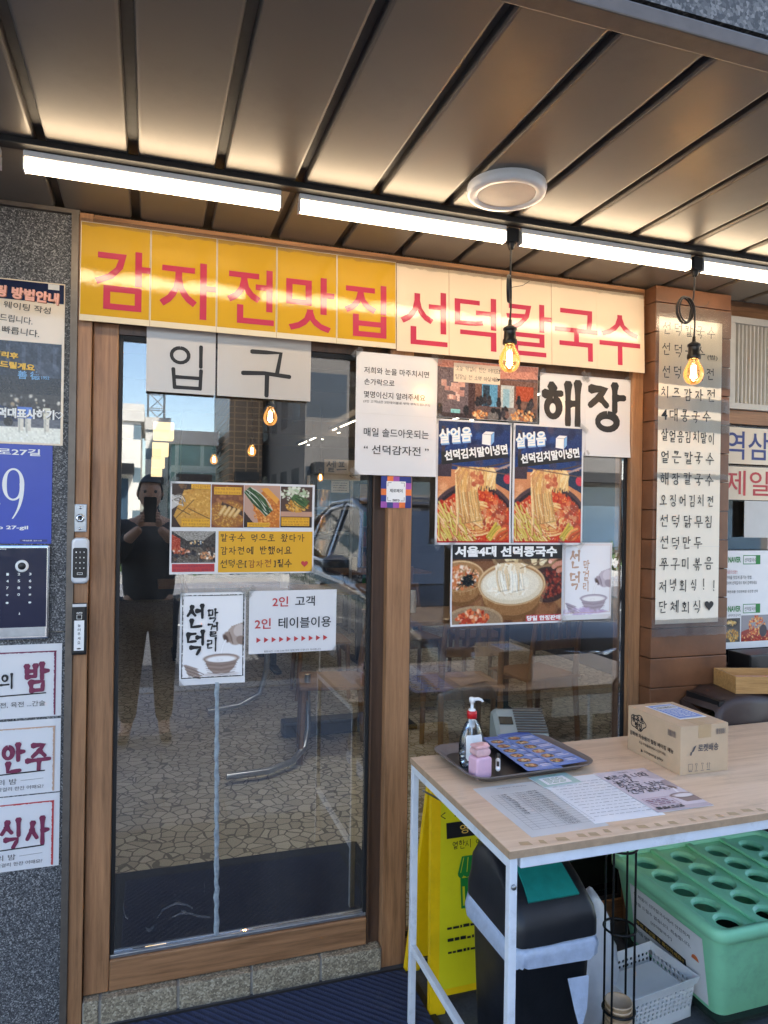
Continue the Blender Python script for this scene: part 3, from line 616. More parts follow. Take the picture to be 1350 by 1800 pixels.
def pendant(loc, label, rings=2, rr=.04, ang=.4, drop=.20, fil='filament', sc=1, group='filament bulbs hanging from the track', adaptor=True, seed=1, cordtop=None):
    """origin at the bulb's bottom; socket above, a coil of spare cord, adaptor on the track"""
    t = thing('pendant_bulb', label, 'bulb', loc, 0, group)
    b = [(.0005, 0), (.012, .0015), (.022, .008), (.029, .020), (.032, .034), (.030, .048), (.024, .062), (.017, .075), (.0135, .086), (.0132, .094)]
    gb = MB().lathe([(r*sc, z*sc) for r, z in b], n=24).build('bulb', 'bulb_glass', t)
    f = MB()
    for q in range(6):
        a = q*PI/3; r = .0085*sc
        f.tube([(r*math.cos(a)*.6, r*math.sin(a)*.6, .062*sc), (r*math.cos(a), r*math.sin(a), .022*sc)], .0019*sc, 5)
    f.build('filament', fil, gb)
    MB().lathe([(.003*sc, .056*sc), (.004*sc, .066*sc), (.009*sc, .084*sc), (.009*sc, .09*sc)], n=12).build('stem', 'clear_plastic', gb)
    MB().lathe([(.0135*sc, .083*sc), (.0205*sc, .084*sc), (.0215*sc, .088*sc), (.0215*sc, .098*sc), (.0185*sc, .101*sc), (.0175*sc, .122*sc), (.0185*sc, .126*sc), (.0205*sc, .127*sc), (.0205*sc, .133*sc), (.013*sc, .138*sc), (.006*sc, .142*sc), (.005*sc, .158*sc), (.003*sc, .16*sc)], n=24).build('socket', 'socket', t)
    top = cordtop if cordtop is not None else 2.30-loc[2]
    z0 = .158*sc; c = MB(); ca, sa = math.cos(ang), math.sin(ang)
    pts = [(0, 0, z0), (.002, 0, z0+.03)]
    if rings:
        zc = z0+.085
        for i in range(rings*18+1):
            a = 2*PI*i/18; r = rr*(1+.05*math.sin(a*1.5+seed)); px = -rr+r*math.cos(a)+.004*math.sin(a*.5)
            pts.append((px*ca+.002, px*sa+i*.0004, zc+r*math.sin(a)*1.05))
        pts += [(.003, .008, zc+.05), (.001, .004, zc+.09)]
    pts += [(0, 0, top)]
    c.tube(pts, .0028*sc, 7); c.build('cord', 'cord', t)
    if adaptor:
        a = MB().box(-.018, .018, -.016, .016, top-.012, top+.03, 0, .004); a.lathe([(.008, top-.03), (.011, top-.02), (.011, top-.012)], n=14); a.build('track_adaptor', 'track', t)
        if rings: MB().tube([(.004, .006, z0+.10), (.03*ca+.03, .01, z0+.112), (.07, .012, z0+.128)], .0009, 5).build('cable_tie', 'cord', t)
    return t
pendant((1.2245, -.37, 1.899), 'glowing filament bulb hanging in front of the cream banner', 2, .036, 1.0, seed=1)
pendant((1.9045, -.37, 1.911), 'glowing filament bulb hanging in front of the column price list', 3, .040, .25, seed=3)
# ================================================================== SIGNS, SHEETS AND PHOTOS
YG = .0318                                                  # in front of the glass
def banner(name, label, xs, letters, z0, z1, film, ink, y, bolds, border=None):
    t = thing(name, label, 'banner', ((xs[0]+xs[-1])/2, y, (z0+z1)/2))
    for i, (a, b) in enumerate(zip(xs, xs[1:])):
        s = Sheet('banner_sheet', None, None, a, b-.0012, z0, z1, y-.0008*(i % 2), film)
        if border:
            s.rect(0, s.w, 0, .018, border); s.rect(0, .002, .018, s.h, border); s.rect(s.w-.002, s.w, .018, s.h, border); s.rect(.002, s.w-.002, s.h-.002, s.h, border)
        ch, x0, x1, lz0, lz1 = letters[i]
        s.text(ch, x0-a, lz0-z0, lz1-lz0, ink, x1-x0, bolds)
        s.done('letter'); s.o.parent = t; s.o.location = Vector(s.o.location)-t.location
    # clear packing tape along the upper edge
    W = xs[-1]-xs[0]; m = MB(); n = 70
    for i in range(n+1):
        u = -W/2+W*i/n; h = (z1-z0)/2
        m.v += [(u, -.0022+rng.normal(0, .0006), h-.012+rng.normal(0, .002)), (u, -.0024, h+.004+rng.normal(0, .0008)), (u, .004, h+.013)]
    m.f = [(i*3+j, i*3+3+j, i*3+4+j, i*3+1+j) for i in range(n) for j in (0, 1)]; m.m = [0]*len(m.f); m.sm = [True]*len(m.f)
    m.build('packing_tape', 'film_clear', t)
    t.rotation_euler = (-.045, 0, 0); t.location.y -= .007
    return t
laminate('film_border', S(226, 214, 190), .25)
banner('yellow_banner', 'yellow laminated banner with big red letters over the sliding door', [.0, .197, .393, .580, .778, .984],
       [('감', .040, .196, 2.063, 2.245), ('자', .223, .390, 2.058, 2.234), ('전', .424, .571, 2.060, 2.237), ('맛', .610, .769, 2.054, 2.234), ('집', .803, .949, 2.054, 2.232)],
       2.023, 2.319, 'film_yellow', 'film_red', -.0085, .012, 'film_border')
banner('cream_banner', 'cream laminated banner with big pink red letters over the side window', [.986, 1.178, 1.380, 1.583, 1.774, 1.987],
       [('선', .999, 1.171, 2.045, 2.233), ('덕', 1.198, 1.358, 2.045, 2.233), ('칼', 1.398, 1.581, 2.042, 2.233), ('국', 1.595, 1.777, 2.042, 2.231), ('수', 1.785, 1.966, 2.040, 2.230)],
       2.018, 2.317, 'film_cream', 'film_red', -.0085, .006)
# ---- handwritten sheets on the door
for ch, lb, x0, x1, sts in (('입', 'pale sheet with the marker word entrance first half, left sheet under the yellow banner', .188, .396, None),
                            ('구', 'pale sheet with one bold black marker letter, right sheet under the yellow banner', .402, .704, 1)):
    s = Sheet('marker_sheet', lb, 'sign', x0, x1, 1.836, 2.036, YG-.002, 'film_grey', 'marker sheets on the door top')
    if sts:
        for p in ([(.510, 1.985), (.604, 1.987), (.592, 1.918)], [(.482, 1.914), (.55, 1.918), (.634, 1.912)], [(.560, 1.913), (.559, 1.845)]): s.stroke([(a-x0, b-1.836) for a, b in p], .0135, 'ink', .15)
    else:
        for p in (circ(.100, .118, .026, .023), [(.163, .150), (.163, .085)], [(.08, .075), (.085, .016)], [(.164, .075), (.162, .016)], [(.085, .05), (.162, .05)], [(.084, .018), (.162, .018)]): s.stroke(p, .011, 'ink', .15)
    s.done(); s.front(.010)
# ---- pancake poster
def food_base(c, base, cols, n=260, r=(1, 3)): c.blobs(c.w/2, c.h/2, c.w*.75, c.h*.75, n, *r, cols, .7)
GOLD = [(206, 150, 60), (222, 172, 82), (186, 126, 44), (234, 190, 104), (168, 108, 38)]
s = Sheet('pancake_poster', 'wide laminated poster with pancake photos and yellow text panel on the door', 'poster', .2655, .7235, 1.2695, 1.5605, YG, 'film_white')
def pic1():
    c = Cv(72, 82, (60, 42, 36)); c.poly([(22, 12), (72, 4), (72, 82), (18, 82), (4, 60)], (200, 148, 66))
    c.blobs(46, 46, 34, 38, 420, .7, 2.2, GOLD, .6); c.blobs(24, 4, 12, 6, 20, 1, 3, [(120, 84, 50), (80, 60, 44)])
    for a in ((2, 70, 40, 30), (30, 46, 72, 66), (6, 44, 34, 58)): c.seg(*a, 1.2, (60, 42, 30))
    c.poly([(0, 20), (14, 26), (12, 40), (0, 48)], (196, 190, 184)); c.strands(0, 30, 20, 40, 8, 8, 1, [(230, 226, 220), (120, 110, 100)])
    return c
def pic2():
    c = Cv(62, 82, (120, 70, 46)); c.ell(30, 56, 38, 28, (150, 96, 48)); c.blobs(30, 56, 34, 24, 360, .7, 2, GOLD, .6); c.ell(30, 56, 38, 28, (70, 46, 34), al=.0)
    c.poly([(20, 32), (60, 50), (60, 60), (18, 38)], (72, 52, 42))
    for i in range(4):
        x = 16+i*9; c.curve([(x, 56+i*1.5), (x+9, 42+i*2)], 7, (196, 152, 88)); c.curve([(x+1, 54+i*1.5), (x+9, 42+i*2)], 4, (226, 190, 130))
    c.blobs(30, 20, 30, 14, 40, 2, 5, [(150, 96, 60), (170, 112, 70), (128, 80, 52)], .5); return c
def pic3():
    c = Cv(68, 82, (190, 150, 130)); c.poly([(14, 30), (40, 6), (68, 30), (68, 82), (30, 82)], (190, 112, 48)); c.blobs(44, 50, 26, 34, 380, .8, 2.6, [(206, 116, 44), (226, 150, 70), (180, 84, 34), (236, 176, 96)], .6)
    c.poly([(0, 50), (16, 70), (40, 82), (0, 82)], (58, 40, 34)); c.strands(6, 8, 46, 52, 46, 8, 1.6, [(52, 84, 46), (90, 122, 74), (206, 210, 190), (36, 62, 36)], 5)
    c.poly([(30, 6), (44, 4), (66, 26), (60, 34)], (226, 158, 66)); return c
def pic4():
    c = Cv(58, 82, (80, 58, 50)); c.blobs(24, 14, 26, 14, 90, 1.5, 4, [(204, 206, 180), (170, 186, 150), (226, 224, 206)], .8)
    c.poly([(0, 50), (58, 50), (58, 60), (0, 60)], (190, 146, 122)); c.blobs(30, 38, 20, 12, 170, 1, 3, GOLD, .8); c.strands(22, 20, 46, 36, 22, 5, 1.5, [(40, 70, 40), (80, 110, 64)], 3)
    c.rect(0, 60, 58, 82, (64, 50, 46)); return c
def room(w, h, red=(170, 70, 50)):
    c = Cv(w, h, (62, 56, 54)); c.poly([(0, 0), (w, 0), (w*.7, h*.3), (w*.35, h*.3)], (150, 144, 136)); c.poly([(0, h*.1), (w*.2, h*.25), (w*.2, h*.6), (0, h*.75)], red)
    c.poly([(0, h), (w, h), (w*.62, h*.45), (w*.45, h*.45)], (96, 88, 80)); c.rect(w*.42, h*.28, w*.7, h*.5, (46, 48, 54)); c.blobs(w*.56, h*.36, w*.14, h*.06, 14, 1, 2.2, [(210, 220, 226), (240, 200, 140)])
    for i in range(16): x, y = rng.uniform(0, w), rng.uniform(h*.5, h*.9); c.ell(x, y-2.5, 2, 2, (30, 24, 24)); c.ell(x, y+2, 3, 4, [(40, 40, 48), (60, 58, 62), (90, 70, 60)][i % 3])
    c.blobs(w*.2, h*.62, w*.2, h*.1, 26, 1, 3, [(200, 120, 80), (176, 90, 60), (220, 190, 170)]); c.blobs(w*.8, h*.76, w*.2, h*.14, 30, 1.5, 3.5, [(206, 150, 100), (180, 120, 80), (230, 214, 196)]); c.noise(.05, 2); return c
X0, Z0 = .2655, 1.2695
for nm, pf, r in (('p', pic1, (.270, .388, 1.417, 1.554)), ('p', pic2, (.391, .4915, 1.417, 1.554)), ('p', pic3, (.493, .609, 1.418, 1.554)), ('p', pic4, (.611, .716, 1.419, 1.553)), ('p', lambda: room(80, 62), (.271, .405, 1.305, 1.405))):
    s.picture(pf(), r[0]-X0, r[1]-X0, r[2]-Z0, r[3]-Z0)
s.rect(.414-X0, .7185-X0, 1.274-Z0, 1.4055-Z0, 'sticker_yellow'); s.rect(.273-X0, .403-X0, 1.277-Z0, 1.302-Z0, 'ink_red')
def pz(x, z): return x-X0, z-Z0
for t, z in (('칼국수 먹으로 왔다가', 1.3725), ('감자전에 반했어요', 1.3315)): s.brush(t, .420-X0, z-Z0, .024, 'ink', .105, .45, 1.14, jit=.02)
xx = s.brush('선덕은[', .420-X0, 1.289-Z0, .024, 'ink', .105, .45, 1.08); xx += s.brush('감자전', .420-X0+xx, 1.289-Z0, .024, 'ink_brown', .105, .45, 1.12); xx += s.brush(']필수', .422-X0+xx, 1.289-Z0, .024, 'ink', .105, .45, 1.08)
s.heart(.693-X0, 1.3-Z0, .0115, 'ink_red')
for (a, b, c_, d_), ls in (((.328, .387, 1.539, 1.553), ['선덕감자전']), ((.300, .386, 1.421, 1.444), ['바삭한 감자전을 드시면', '좋은 추억을 드려보세요']), ((.398, .484, 1.522, 1.546), ['한번 먹을 때까지를 위해', '감자전 따로 준비하세요']), ((.504, .575, 1.420, 1.434), ['선덕치즈감자전']), ((.614, .707, 1.424, 1.452), ['선덕치즈감자전 만의', '이런 맛있게 즐기는 방법', '막걸리와 함께 드세요'])):
    s.rect(a-X0, b-X0, c_-Z0, d_-Z0, 'sticker_yellow'); hh = (d_-c_)/len(ls)
    for i, t in enumerate(ls): s.text(t, a+.003-X0, d_-hh*(i+.82)-Z0, hh*.62, 'ink_brown', b-a-.006)
s.text('선덕칼국수 직원들이 함께 만드는', .277-X0, 1.291-Z0, .007, 'ink_maroon', .122); s.text('정성스러운 맛 그 집에서', .277-X0, 1.280-Z0, .007, 'ink_maroon', .115)
s.done(); s.curl((.0, .005, .0, .004))
# ---- makgeolli posters
def makcv(purple):
    c = Cv(84, 118, (240, 237, 236) if not purple else (242, 240, 242))
    g = [(150, 128, 116), (178, 158, 146), (120, 100, 90), (206, 190, 180)] if not purple else [(170, 156, 164), (198, 186, 194), (138, 124, 136), (220, 210, 216)]
    # jug
    c.poly([(58, 56), (66, 46), (84, 40), (84, 70), (70, 72)], g[1]); c.ell(74, 58, 12, 15, g[1], .5); c.ell(77, 52, 8, 9, g[3], .5); c.ell(80, 66, 8, 6, g[0], .5)
    c.ell(62, 61, 4.5, 8, g[0], -.5); c.ell(58.5, 62.5, 3.2, 6.5, g[2], -.5); c.ell(58.5, 62.5, 2.2, 5, (90, 72, 66), -.5); c.seg(63, 54, 68, 70, 1.2, g[2])
    # stream
    c.curve([(58, 66), (55, 72), (53, 80), (51.5, 92)], 3.2, (226, 222, 222)); c.curve([(58, 66), (55, 72), (53, 80), (51.5, 92)], 1.6, (252, 250, 250))
    # bowl
    c.ell(52, 112, 24, 3, (214, 204, 200) if not purple else (196, 170, 206)); c.poly([(30, 90), (76, 90), (70, 104), (62, 111), (44, 111), (36, 104)], g[0])
    for i in range(6): c.curve([(31+i*.8, 94+i*3), (53, 97+i*3), (75-i*.9, 94+i*3)], 1, g[2] if i % 2 else g[1], .6)
    c.ell(53, 90, 23.5, 6.5, g[2]); c.ell(53, 90, 22, 5.4, g[1]); c.ell(53, 91, 19.5, 4.4, (244, 240, 238)); c.ell(51, 92, 4, 1.4, (226, 220, 218)); c.ell(51, 92, 2, .7, (252, 250, 250))
    # barley
    for k in range(3):
        x0, y0 = 4+k*2, 98+k*5; c.curve([(x0, y0), (x0+12, y0+5), (x0+26-k*4, y0+13-k*3)], .9, g[2])
        for i in range(7):
            a, b = x0+2+i*2.4, y0+1+i*.95; c.ell(a, b-1.6, 1.9, .8, g[0], .1); c.ell(a+.6, b+1.4, 1.9, .8, g[2], .9)
    c.blobs(16, 113, 7, 1.5, 9, .5, 1, g)
    if purple: c.blobs(30, 112, 34, 6, 60, 2, 5, [(206, 184, 216), (220, 204, 228), (190, 168, 204)], .25)
    return c
for lb, x0, x1, z0, z1, ink, pu, k in (('poster of a jug pouring rice wine with black brush letters on the door', .300, .5035, .920, 1.211, 'ink', False, 1), ('pale poster of a jug pouring rice wine with tan brush letters on the side window', 1.674, 1.889, 1.080, 1.371, 'ink_tan', True, 0)):
    s = Sheet('rice_wine_poster', lb, 'poster', x0, x1, z0, z1, YG-(.0 if k else .0006), 'film_white', 'rice wine posters')
    s.picture(makcv(pu), .004, s.w-.004, .018, s.h-.004)
    if k:
        for i in range(90):
            for e in range(4):
                if rng.uniform() < .85:
                    t = i/90; L_ = .008+rng.uniform(-.001, .0035)
                    if e < 2: u = .006 if e == 0 else s.w-.006-.0028; s.rect(u, u+.0016+rng.uniform(0, .0022), .022+t*(s.h-.034), .022+t*(s.h-.034)+L_*.7, 'ink')
                    else: v = .021 if e == 2 else s.h-.0105; s.rect(.006+t*(s.w-.016), .006+t*(s.w-.016)+L_*.6, v, v+.0012+rng.uniform(0, .0022), 'ink')
        s.brush('선덕', .020, .182, .070, 'ink', .15, 1, 1.23, vert=True, cw=.82, jit=.02); s.brush('막걸리', .084, .196, .042, 'ink', .13, 1, 1.08, vert=True, cw=.8, jit=.02)
    else:
        s.frame(.007, s.w-.007, .026, s.h-.008, .0013, 'ink_tan')
        s.brush('선덕', .030, .196, .062, ink, .13, 1, 1.30, vert=True, cw=.74, jit=.02); s.brush('막걸리', .088, .187, .036, ink, .12, 1, 1.12, vert=True, cw=.78, jit=.02)
    s.done(); s.curl((.0, .001, .005, .0) if k else (.0005, .004, .0, .003))
# ---- two person notice
x0, z0 = .514, 1.009
s = Sheet('table_notice', 'white notice with red number two and a row of red arrows on the door', 'notice', x0, .804, z0, 1.213, YG-.0006, 'film_white')
s.text('2인', .589-x0, 1.160-z0, .033, 'ink_red', .052, .018); s.text('고객', .664-x0, 1.160-z0, .033, 'ink', .066, .012)
s.text('2인', .533-x0, 1.089-z0, .034, 'ink_red', .052, .018); s.text('테이블이용', .610-x0, 1.088-z0, .036, 'ink', .176, .012)
for i in range(10):
    u = .539-x0+i*.0246; v = 1.053-z0; s.shape([(u, v-.009), (u+.0145, v), (u, v+.009)], 'ink_red')
s.text('혼잡시간 11:30~2:00 까지 양해 부탁 드립니다. 감사합니다.', .564-x0, 1.0125-z0, .0062, 'ink', .19); s.done(); s.curl((.0, .003, .0, .004))
# ---- tall notice on the mullion
x0, z0 = .850, 1.598
s = Sheet('tall_notice', 'tall white notice of six printed lines hung over the door post', 'notice', x0, 1.1405, z0, 2.008, -.0065, 'film_white')
s.text('저희와 눈을 마주치시면', .877-x0, 1.937-z0, .022, 'ink', .233, .004); s.text('손가락으로', .878-x0, 1.899-z0, .021, 'ink', .107, .004); s.text('몇명이신지 알려주세요', .878-x0, 1.856-z0, .022, 'ink', .219, .004)
s.text('(2인 고객님은 2인테이블로 부탁 부탁드립니다)', .876-x0, 1.838-z0, .0105, 'ink', .239); s.text('매일 솔드아웃되는', .879-x0, 1.727-z0, .029, 'ink', .233, .006)
s.text('“ 선덕감자전 ”', .880-x0, 1.668-z0, .031, 'ink', .233, .008); s.rect(.001, s.w-.001, .2045, .2052, 'paper_gray'); s.done(); s.curl((.0, .0, .006, .0))
# ---- payment sticker
x0, z0 = .9435, 1.489
s = Sheet('payment_sticker', 'square sticker with a blue, orange and purple checkered border on the door post', 'sticker', x0, 1.052, z0, 1.5955, -.0045, 'ink_navy')
cc = {(0, 0): 'ink_purple', (2, 0): 'ink_purple', (3, 0): 'ink_orange', (0, 2): 'ink_orange', (4, 2): 'ink_orange', (1, 4): 'ink_orange', (2, 4): 'ink_purple', (4, 3): 'ink_purple', (0, 3): 'ink_navy', (4, 1): 'ink_blue', (1, 0): 'ink_blue'}
for (i, j), mm in cc.items(): s.rect(i*s.w/5, (i+1)*s.w/5, j*s.h/5, (j+1)*s.h/5, mm)
s.rect(.019, .088, .019, .090, 'paper', .0003)
for a, b, dx, dy in ((.024, .085, 1, -1), (.083, .085, -1, -1), (.024, .024, 1, 1), (.083, .024, -1, 1)): s.line([(a+dx*.012, b), (a, b), (a, b+dy*.012)], .0016, 'ink', .0006)
s.text('제로페이', .0535, .052, .0125, 'ink', .046, .014, anchor='c', d=.0006); s.text('zero', .0535, .022, .0075, 'ink', .026, .02, anchor='c', d=.0006); s.done()
# ---- restaurant photo poster
x0, z0 = 1.157, 1.812
s = Sheet('restaurant_photo', 'photo poster of the busy dining room under the cream banner', 'poster', x0, 1.557, z0, 2.016, YG+.0002, 'film_white')
def bigroom():
    c = Cv(180, 92, (104, 80, 76)); c.poly([(0, 0), (180, 0), (180, 20), (64, 26), (0, 10)], (206, 140, 120)); c.rect(0, 12, 62, 92, (106, 92, 96)); c.rect(54, 20, 66, 92, (70, 48, 46))
    for i in range(14): a, b = 4+rng.uniform(0, 34), 30+rng.uniform(0, 34); c.rect(a, b, a+rng.uniform(5, 14), b+rng.uniform(5, 12), [(204, 160, 146), (222, 186, 172), (188, 140, 130)][i % 3])
    c.rect(24, 78, 40, 90, (140, 206, 204)); c.rect(66, 26, 180, 70, (120, 84, 70)); c.rect(78, 34, 106, 70, (90, 150, 186)); c.rect(80, 36, 92, 70, (40, 60, 78)); c.rect(112, 34, 136, 74, (196, 200, 196)); c.rect(116, 40, 128, 70, (150, 186, 200))
    c.rect(140, 34, 172, 58, (176, 74, 40)); c.poly([(92, 92), (112, 70), (138, 70), (150, 92)], (140, 126, 120)); c.rect(0, 84, 60, 92, (60, 44, 44))
    for i in range(26):
        x, y = rng.uniform(66, 176), rng.uniform(56, 84); c.ell(x, y-4, 3, 3.4, (28, 22, 22)); c.ell(x, y+3, 4.5, 6, [(34, 30, 34), (52, 46, 50), (120, 86, 76), (30, 28, 34)][i % 4])
    c.ell(50, 78, 5, 8, (30, 26, 28)); c.ell(4, 78, 5, 9, (36, 30, 30)); c.blobs(76, 84, 14, 7, 40, 1, 3, [(226, 160, 96), (196, 116, 62), (240, 206, 150)]); c.blobs(152, 82, 22, 9, 60, 1, 3, [(226, 160, 96), (196, 116, 62), (240, 206, 150)]); c.ell(98, 86, 10, 9, (112, 108, 106)); c.ell(98, 76, 4, 4.5, (26, 22, 22)); c.noise(.04, 2); return c
s.picture(bigroom(), .001, s.w-.001, .001, s.h-.001)
s.rect(.062, .245, .128, .195, 'film_cream', .0); s.brush('오늘 막걸리 한잔 어때요?', .070, .168, .0165, 'ink', .07, .3, .88, jit=.02); s.brush('팀장님 전 소맥 마실게요', .068, .138, .0165, 'ink', .07, .3, .88, jit=.02); s.heart(.2385, .1465, .0055, 'ink'); s.done(); s.front(.014); s.curl((.0, .003, .0, .0))
# ---- two cold noodle posters
def noodle_cv():
    c = Cv(126, 184, (34, 58, 112))
    c.rect(0, 0, 126, 20, (40, 56, 96)); c.blobs(60, 30, 80, 30, 60, 6, 14, [(30, 50, 104), (44, 76, 140), (60, 60, 90), (28, 40, 80)], .3)
    c.rect(6, 8, 12, 70, (70, 60, 70)); c.poly([(0, 74), (126, 66), (126, 184), (0, 184)], (214, 140, 92)); c.poly([(84, 74), (126, 66), (126, 104), (100, 92)], (40, 52, 76)); c.seg(86, 76, 126, 62, 3, (170, 150, 146)); c.seg(60, 72, 126, 58, 2.4, (80, 64, 62))
    c.poly([(0, 66), (24, 60), (22, 84), (0, 84)], (66, 52, 62)); c.ell(122, 84, 8, 8, (206, 60, 76)); c.blobs(50, 112, 60, 20, 40, 4, 10, [(222, 150, 100), (206, 132, 86), (230, 164, 116)], .35)
    c.ell(62, 172, 84, 82, (78, 56, 58)); c.ell(62, 174, 80, 78, (46, 32, 36)); c.ell(62, 177, 77, 75, (200, 66, 34)); c.blobs(62, 160, 70, 62, 420, 1, 4.5, [(210, 60, 30), (226, 96, 42), (186, 44, 26), (236, 130, 62), (206, 84, 50)], .6)
    c.blobs(62, 128, 56, 22, 160, .6, 1.8, [(244, 160, 80), (170, 30, 22), (250, 196, 130)], .8)
    for i in range(90):                                   # noodle coil
        r = rng.uniform(4, 36); a0 = rng.uniform(0, 6.3); c.curve([(66+r*1.15*math.cos(a0+t), 146+r*.75*math.sin(a0+t)) for t in np.linspace(0, 1.5, 7)], 2.2, [(238, 190, 116), (228, 166, 92), (246, 210, 146), (214, 132, 76)][i % 4])
    for i in range(80):                                   # vegetable strips
        x, y = rng.uniform(-4, 46), rng.uniform(118, 178); a = rng.normal(.95, .22); l = rng.uniform(20, 44); q = [(226, 206, 116), (214, 190, 92), (236, 186, 124), (230, 150, 100), (206, 186, 84), (240, 206, 150)][i % 6]
        c.seg(x+1.2, y+1.2, x+l*math.cos(a)+1.2, y+l*math.sin(a)+1.2, 3.6, (150, 62, 30), .6); c.seg(x, y, x+l*math.cos(a), y+l*math.sin(a), 3, q)
    c.blobs(100, 146, 24, 26, 90, 2, 6, [(206, 84, 50), (186, 60, 36), (226, 120, 72), (160, 70, 48), (214, 140, 96)], .75)
    c.strands(88, 176, 106, 156, 10, 5, 2.4, [(226, 196, 80), (206, 176, 70)], 2); c.strands(100, 178, 120, 164, 16, 4, 3.4, [(226, 116, 56), (206, 86, 44), (240, 160, 90)], 2)
    c.strands(46, 78, 58, 150, 54, 16, 2.4, [(236, 192, 124), (222, 168, 100), (246, 212, 152), (204, 142, 84)], 3, 9)    # lifted noodles
    for i in range(80):
        x = rng.uniform(28, 92); c.curve([(x+rng.normal(0, 3), 76+rng.uniform(0, 12)), (x+4, 69), (x+9, 76), (x+rng.normal(6, 4), 80+rng.uniform(8, 26))], 2.3, [(240, 198, 128), (228, 174, 102), (248, 220, 162), (210, 150, 96)][i % 4])
    c.blobs(68, 84, 12, 12, 30, 2, 4.5, [(206, 116, 76), (190, 92, 62), (226, 146, 96)], .7); c.seg(24, 66, 126, 78, 1.6, (120, 84, 70))
    for i in range(70): c.ell(rng.uniform(10, 116), rng.uniform(120, 180), .7, .5, (255, 236, 210))
    c.rect(0, 181, 126, 184, (176, 30, 34)); c.noise(.025, 1); return c
ncv = noodle_cv()
for x0, x1, lb in ((1.156, 1.453, 'cold kimchi noodle poster, left of the two hanging side by side on the window'), (1.458, 1.7555, 'cold kimchi noodle poster, right of the two hanging side by side on the window')):
    z0 = 1.362; s = Sheet('noodle_poster', lb, 'poster', x0, x1, z0, 1.806, YG-.0012, 'film_white', 'cold noodle posters')
    s.picture(ncv, .008, s.w-.007, .008, s.h-.007)
    a = .12
    for dx, dy, mm in ((.0035, -.0075, 'ink_blue'), (.0025, -.005, 'ink_lightblue'), (.0012, -.0025, 'ink_lightblue'), (0, 0, 'ink_white')): s.text('살얼음', .013+dx, .356+dy, .052, mm, .126, .035, a, .12)
    s.rect(.024, .284, .283, .327, 'ink', 0, .135); s.text('선덕김치말이냉면', .034, .296, .037, 'ink_white', .25, .04, .135)
    # plain ice cube
    u, v, q = .176, .361, .036
    s.shape([(u, v), (u+q, v-.004), (u+q*1.02, v+q*.98), (u+.001, v+q*1.02)], 'ink_white'); s.shape([(u+.001, v+q*1.02), (u+q*1.02, v+q*.98), (u+q*1.38, v+q*1.3), (u+q*.42, v+q*1.32)], 'paper'); s.shape([(u+q, v-.004), (u+q*1.36, v+q*.3), (u+q*1.38, v+q*1.3), (u+q*1.02, v+q*.98)], 'ink_lightblue')
    for p in ([(u, v), (u+q, v-.004), (u+q*1.02, v+q*.98), (u+.001, v+q*1.02), (u, v)], [(u+q, v-.004), (u+q*1.36, v+q*.3), (u+q*1.38, v+q*1.3), (u+q*1.02, v+q*.98)], [(u+.001, v+q*1.02), (u+q*.42, v+q*1.32), (u+q*1.38, v+q*1.3)]): s.line(p, .0016, 'ink_navy')
    s.done(); s.curl((.0, .0, .004, .0) if x0 < 1.3 else (.003, .0, .0, .0)); s.front(.0085)
# ---- two big brush letters
for ch, x0, x1, lb in (('해', 1.566, 1.7625, 'white sheet with a bold black brush letter touching the photo poster'), ('장', 1.763, 1.963, 'white sheet with a bold black brush letter in the upper right window corner')):
    z0 = 1.699; s = Sheet('brush_sheet', lb, 'sign', x0, x1, z0, 1.999, YG-.0004, 'film_white', 'brush letter sheets on the window')
    s.brush(ch, .012 if ch == '해' else .010, .105, .165, 'ink', .165, .7, cw=1.0, jit=0); s.done(); s.front(.012); s.curl((.0, .0, .007, .003) if ch == '장' else (.0,)*4)
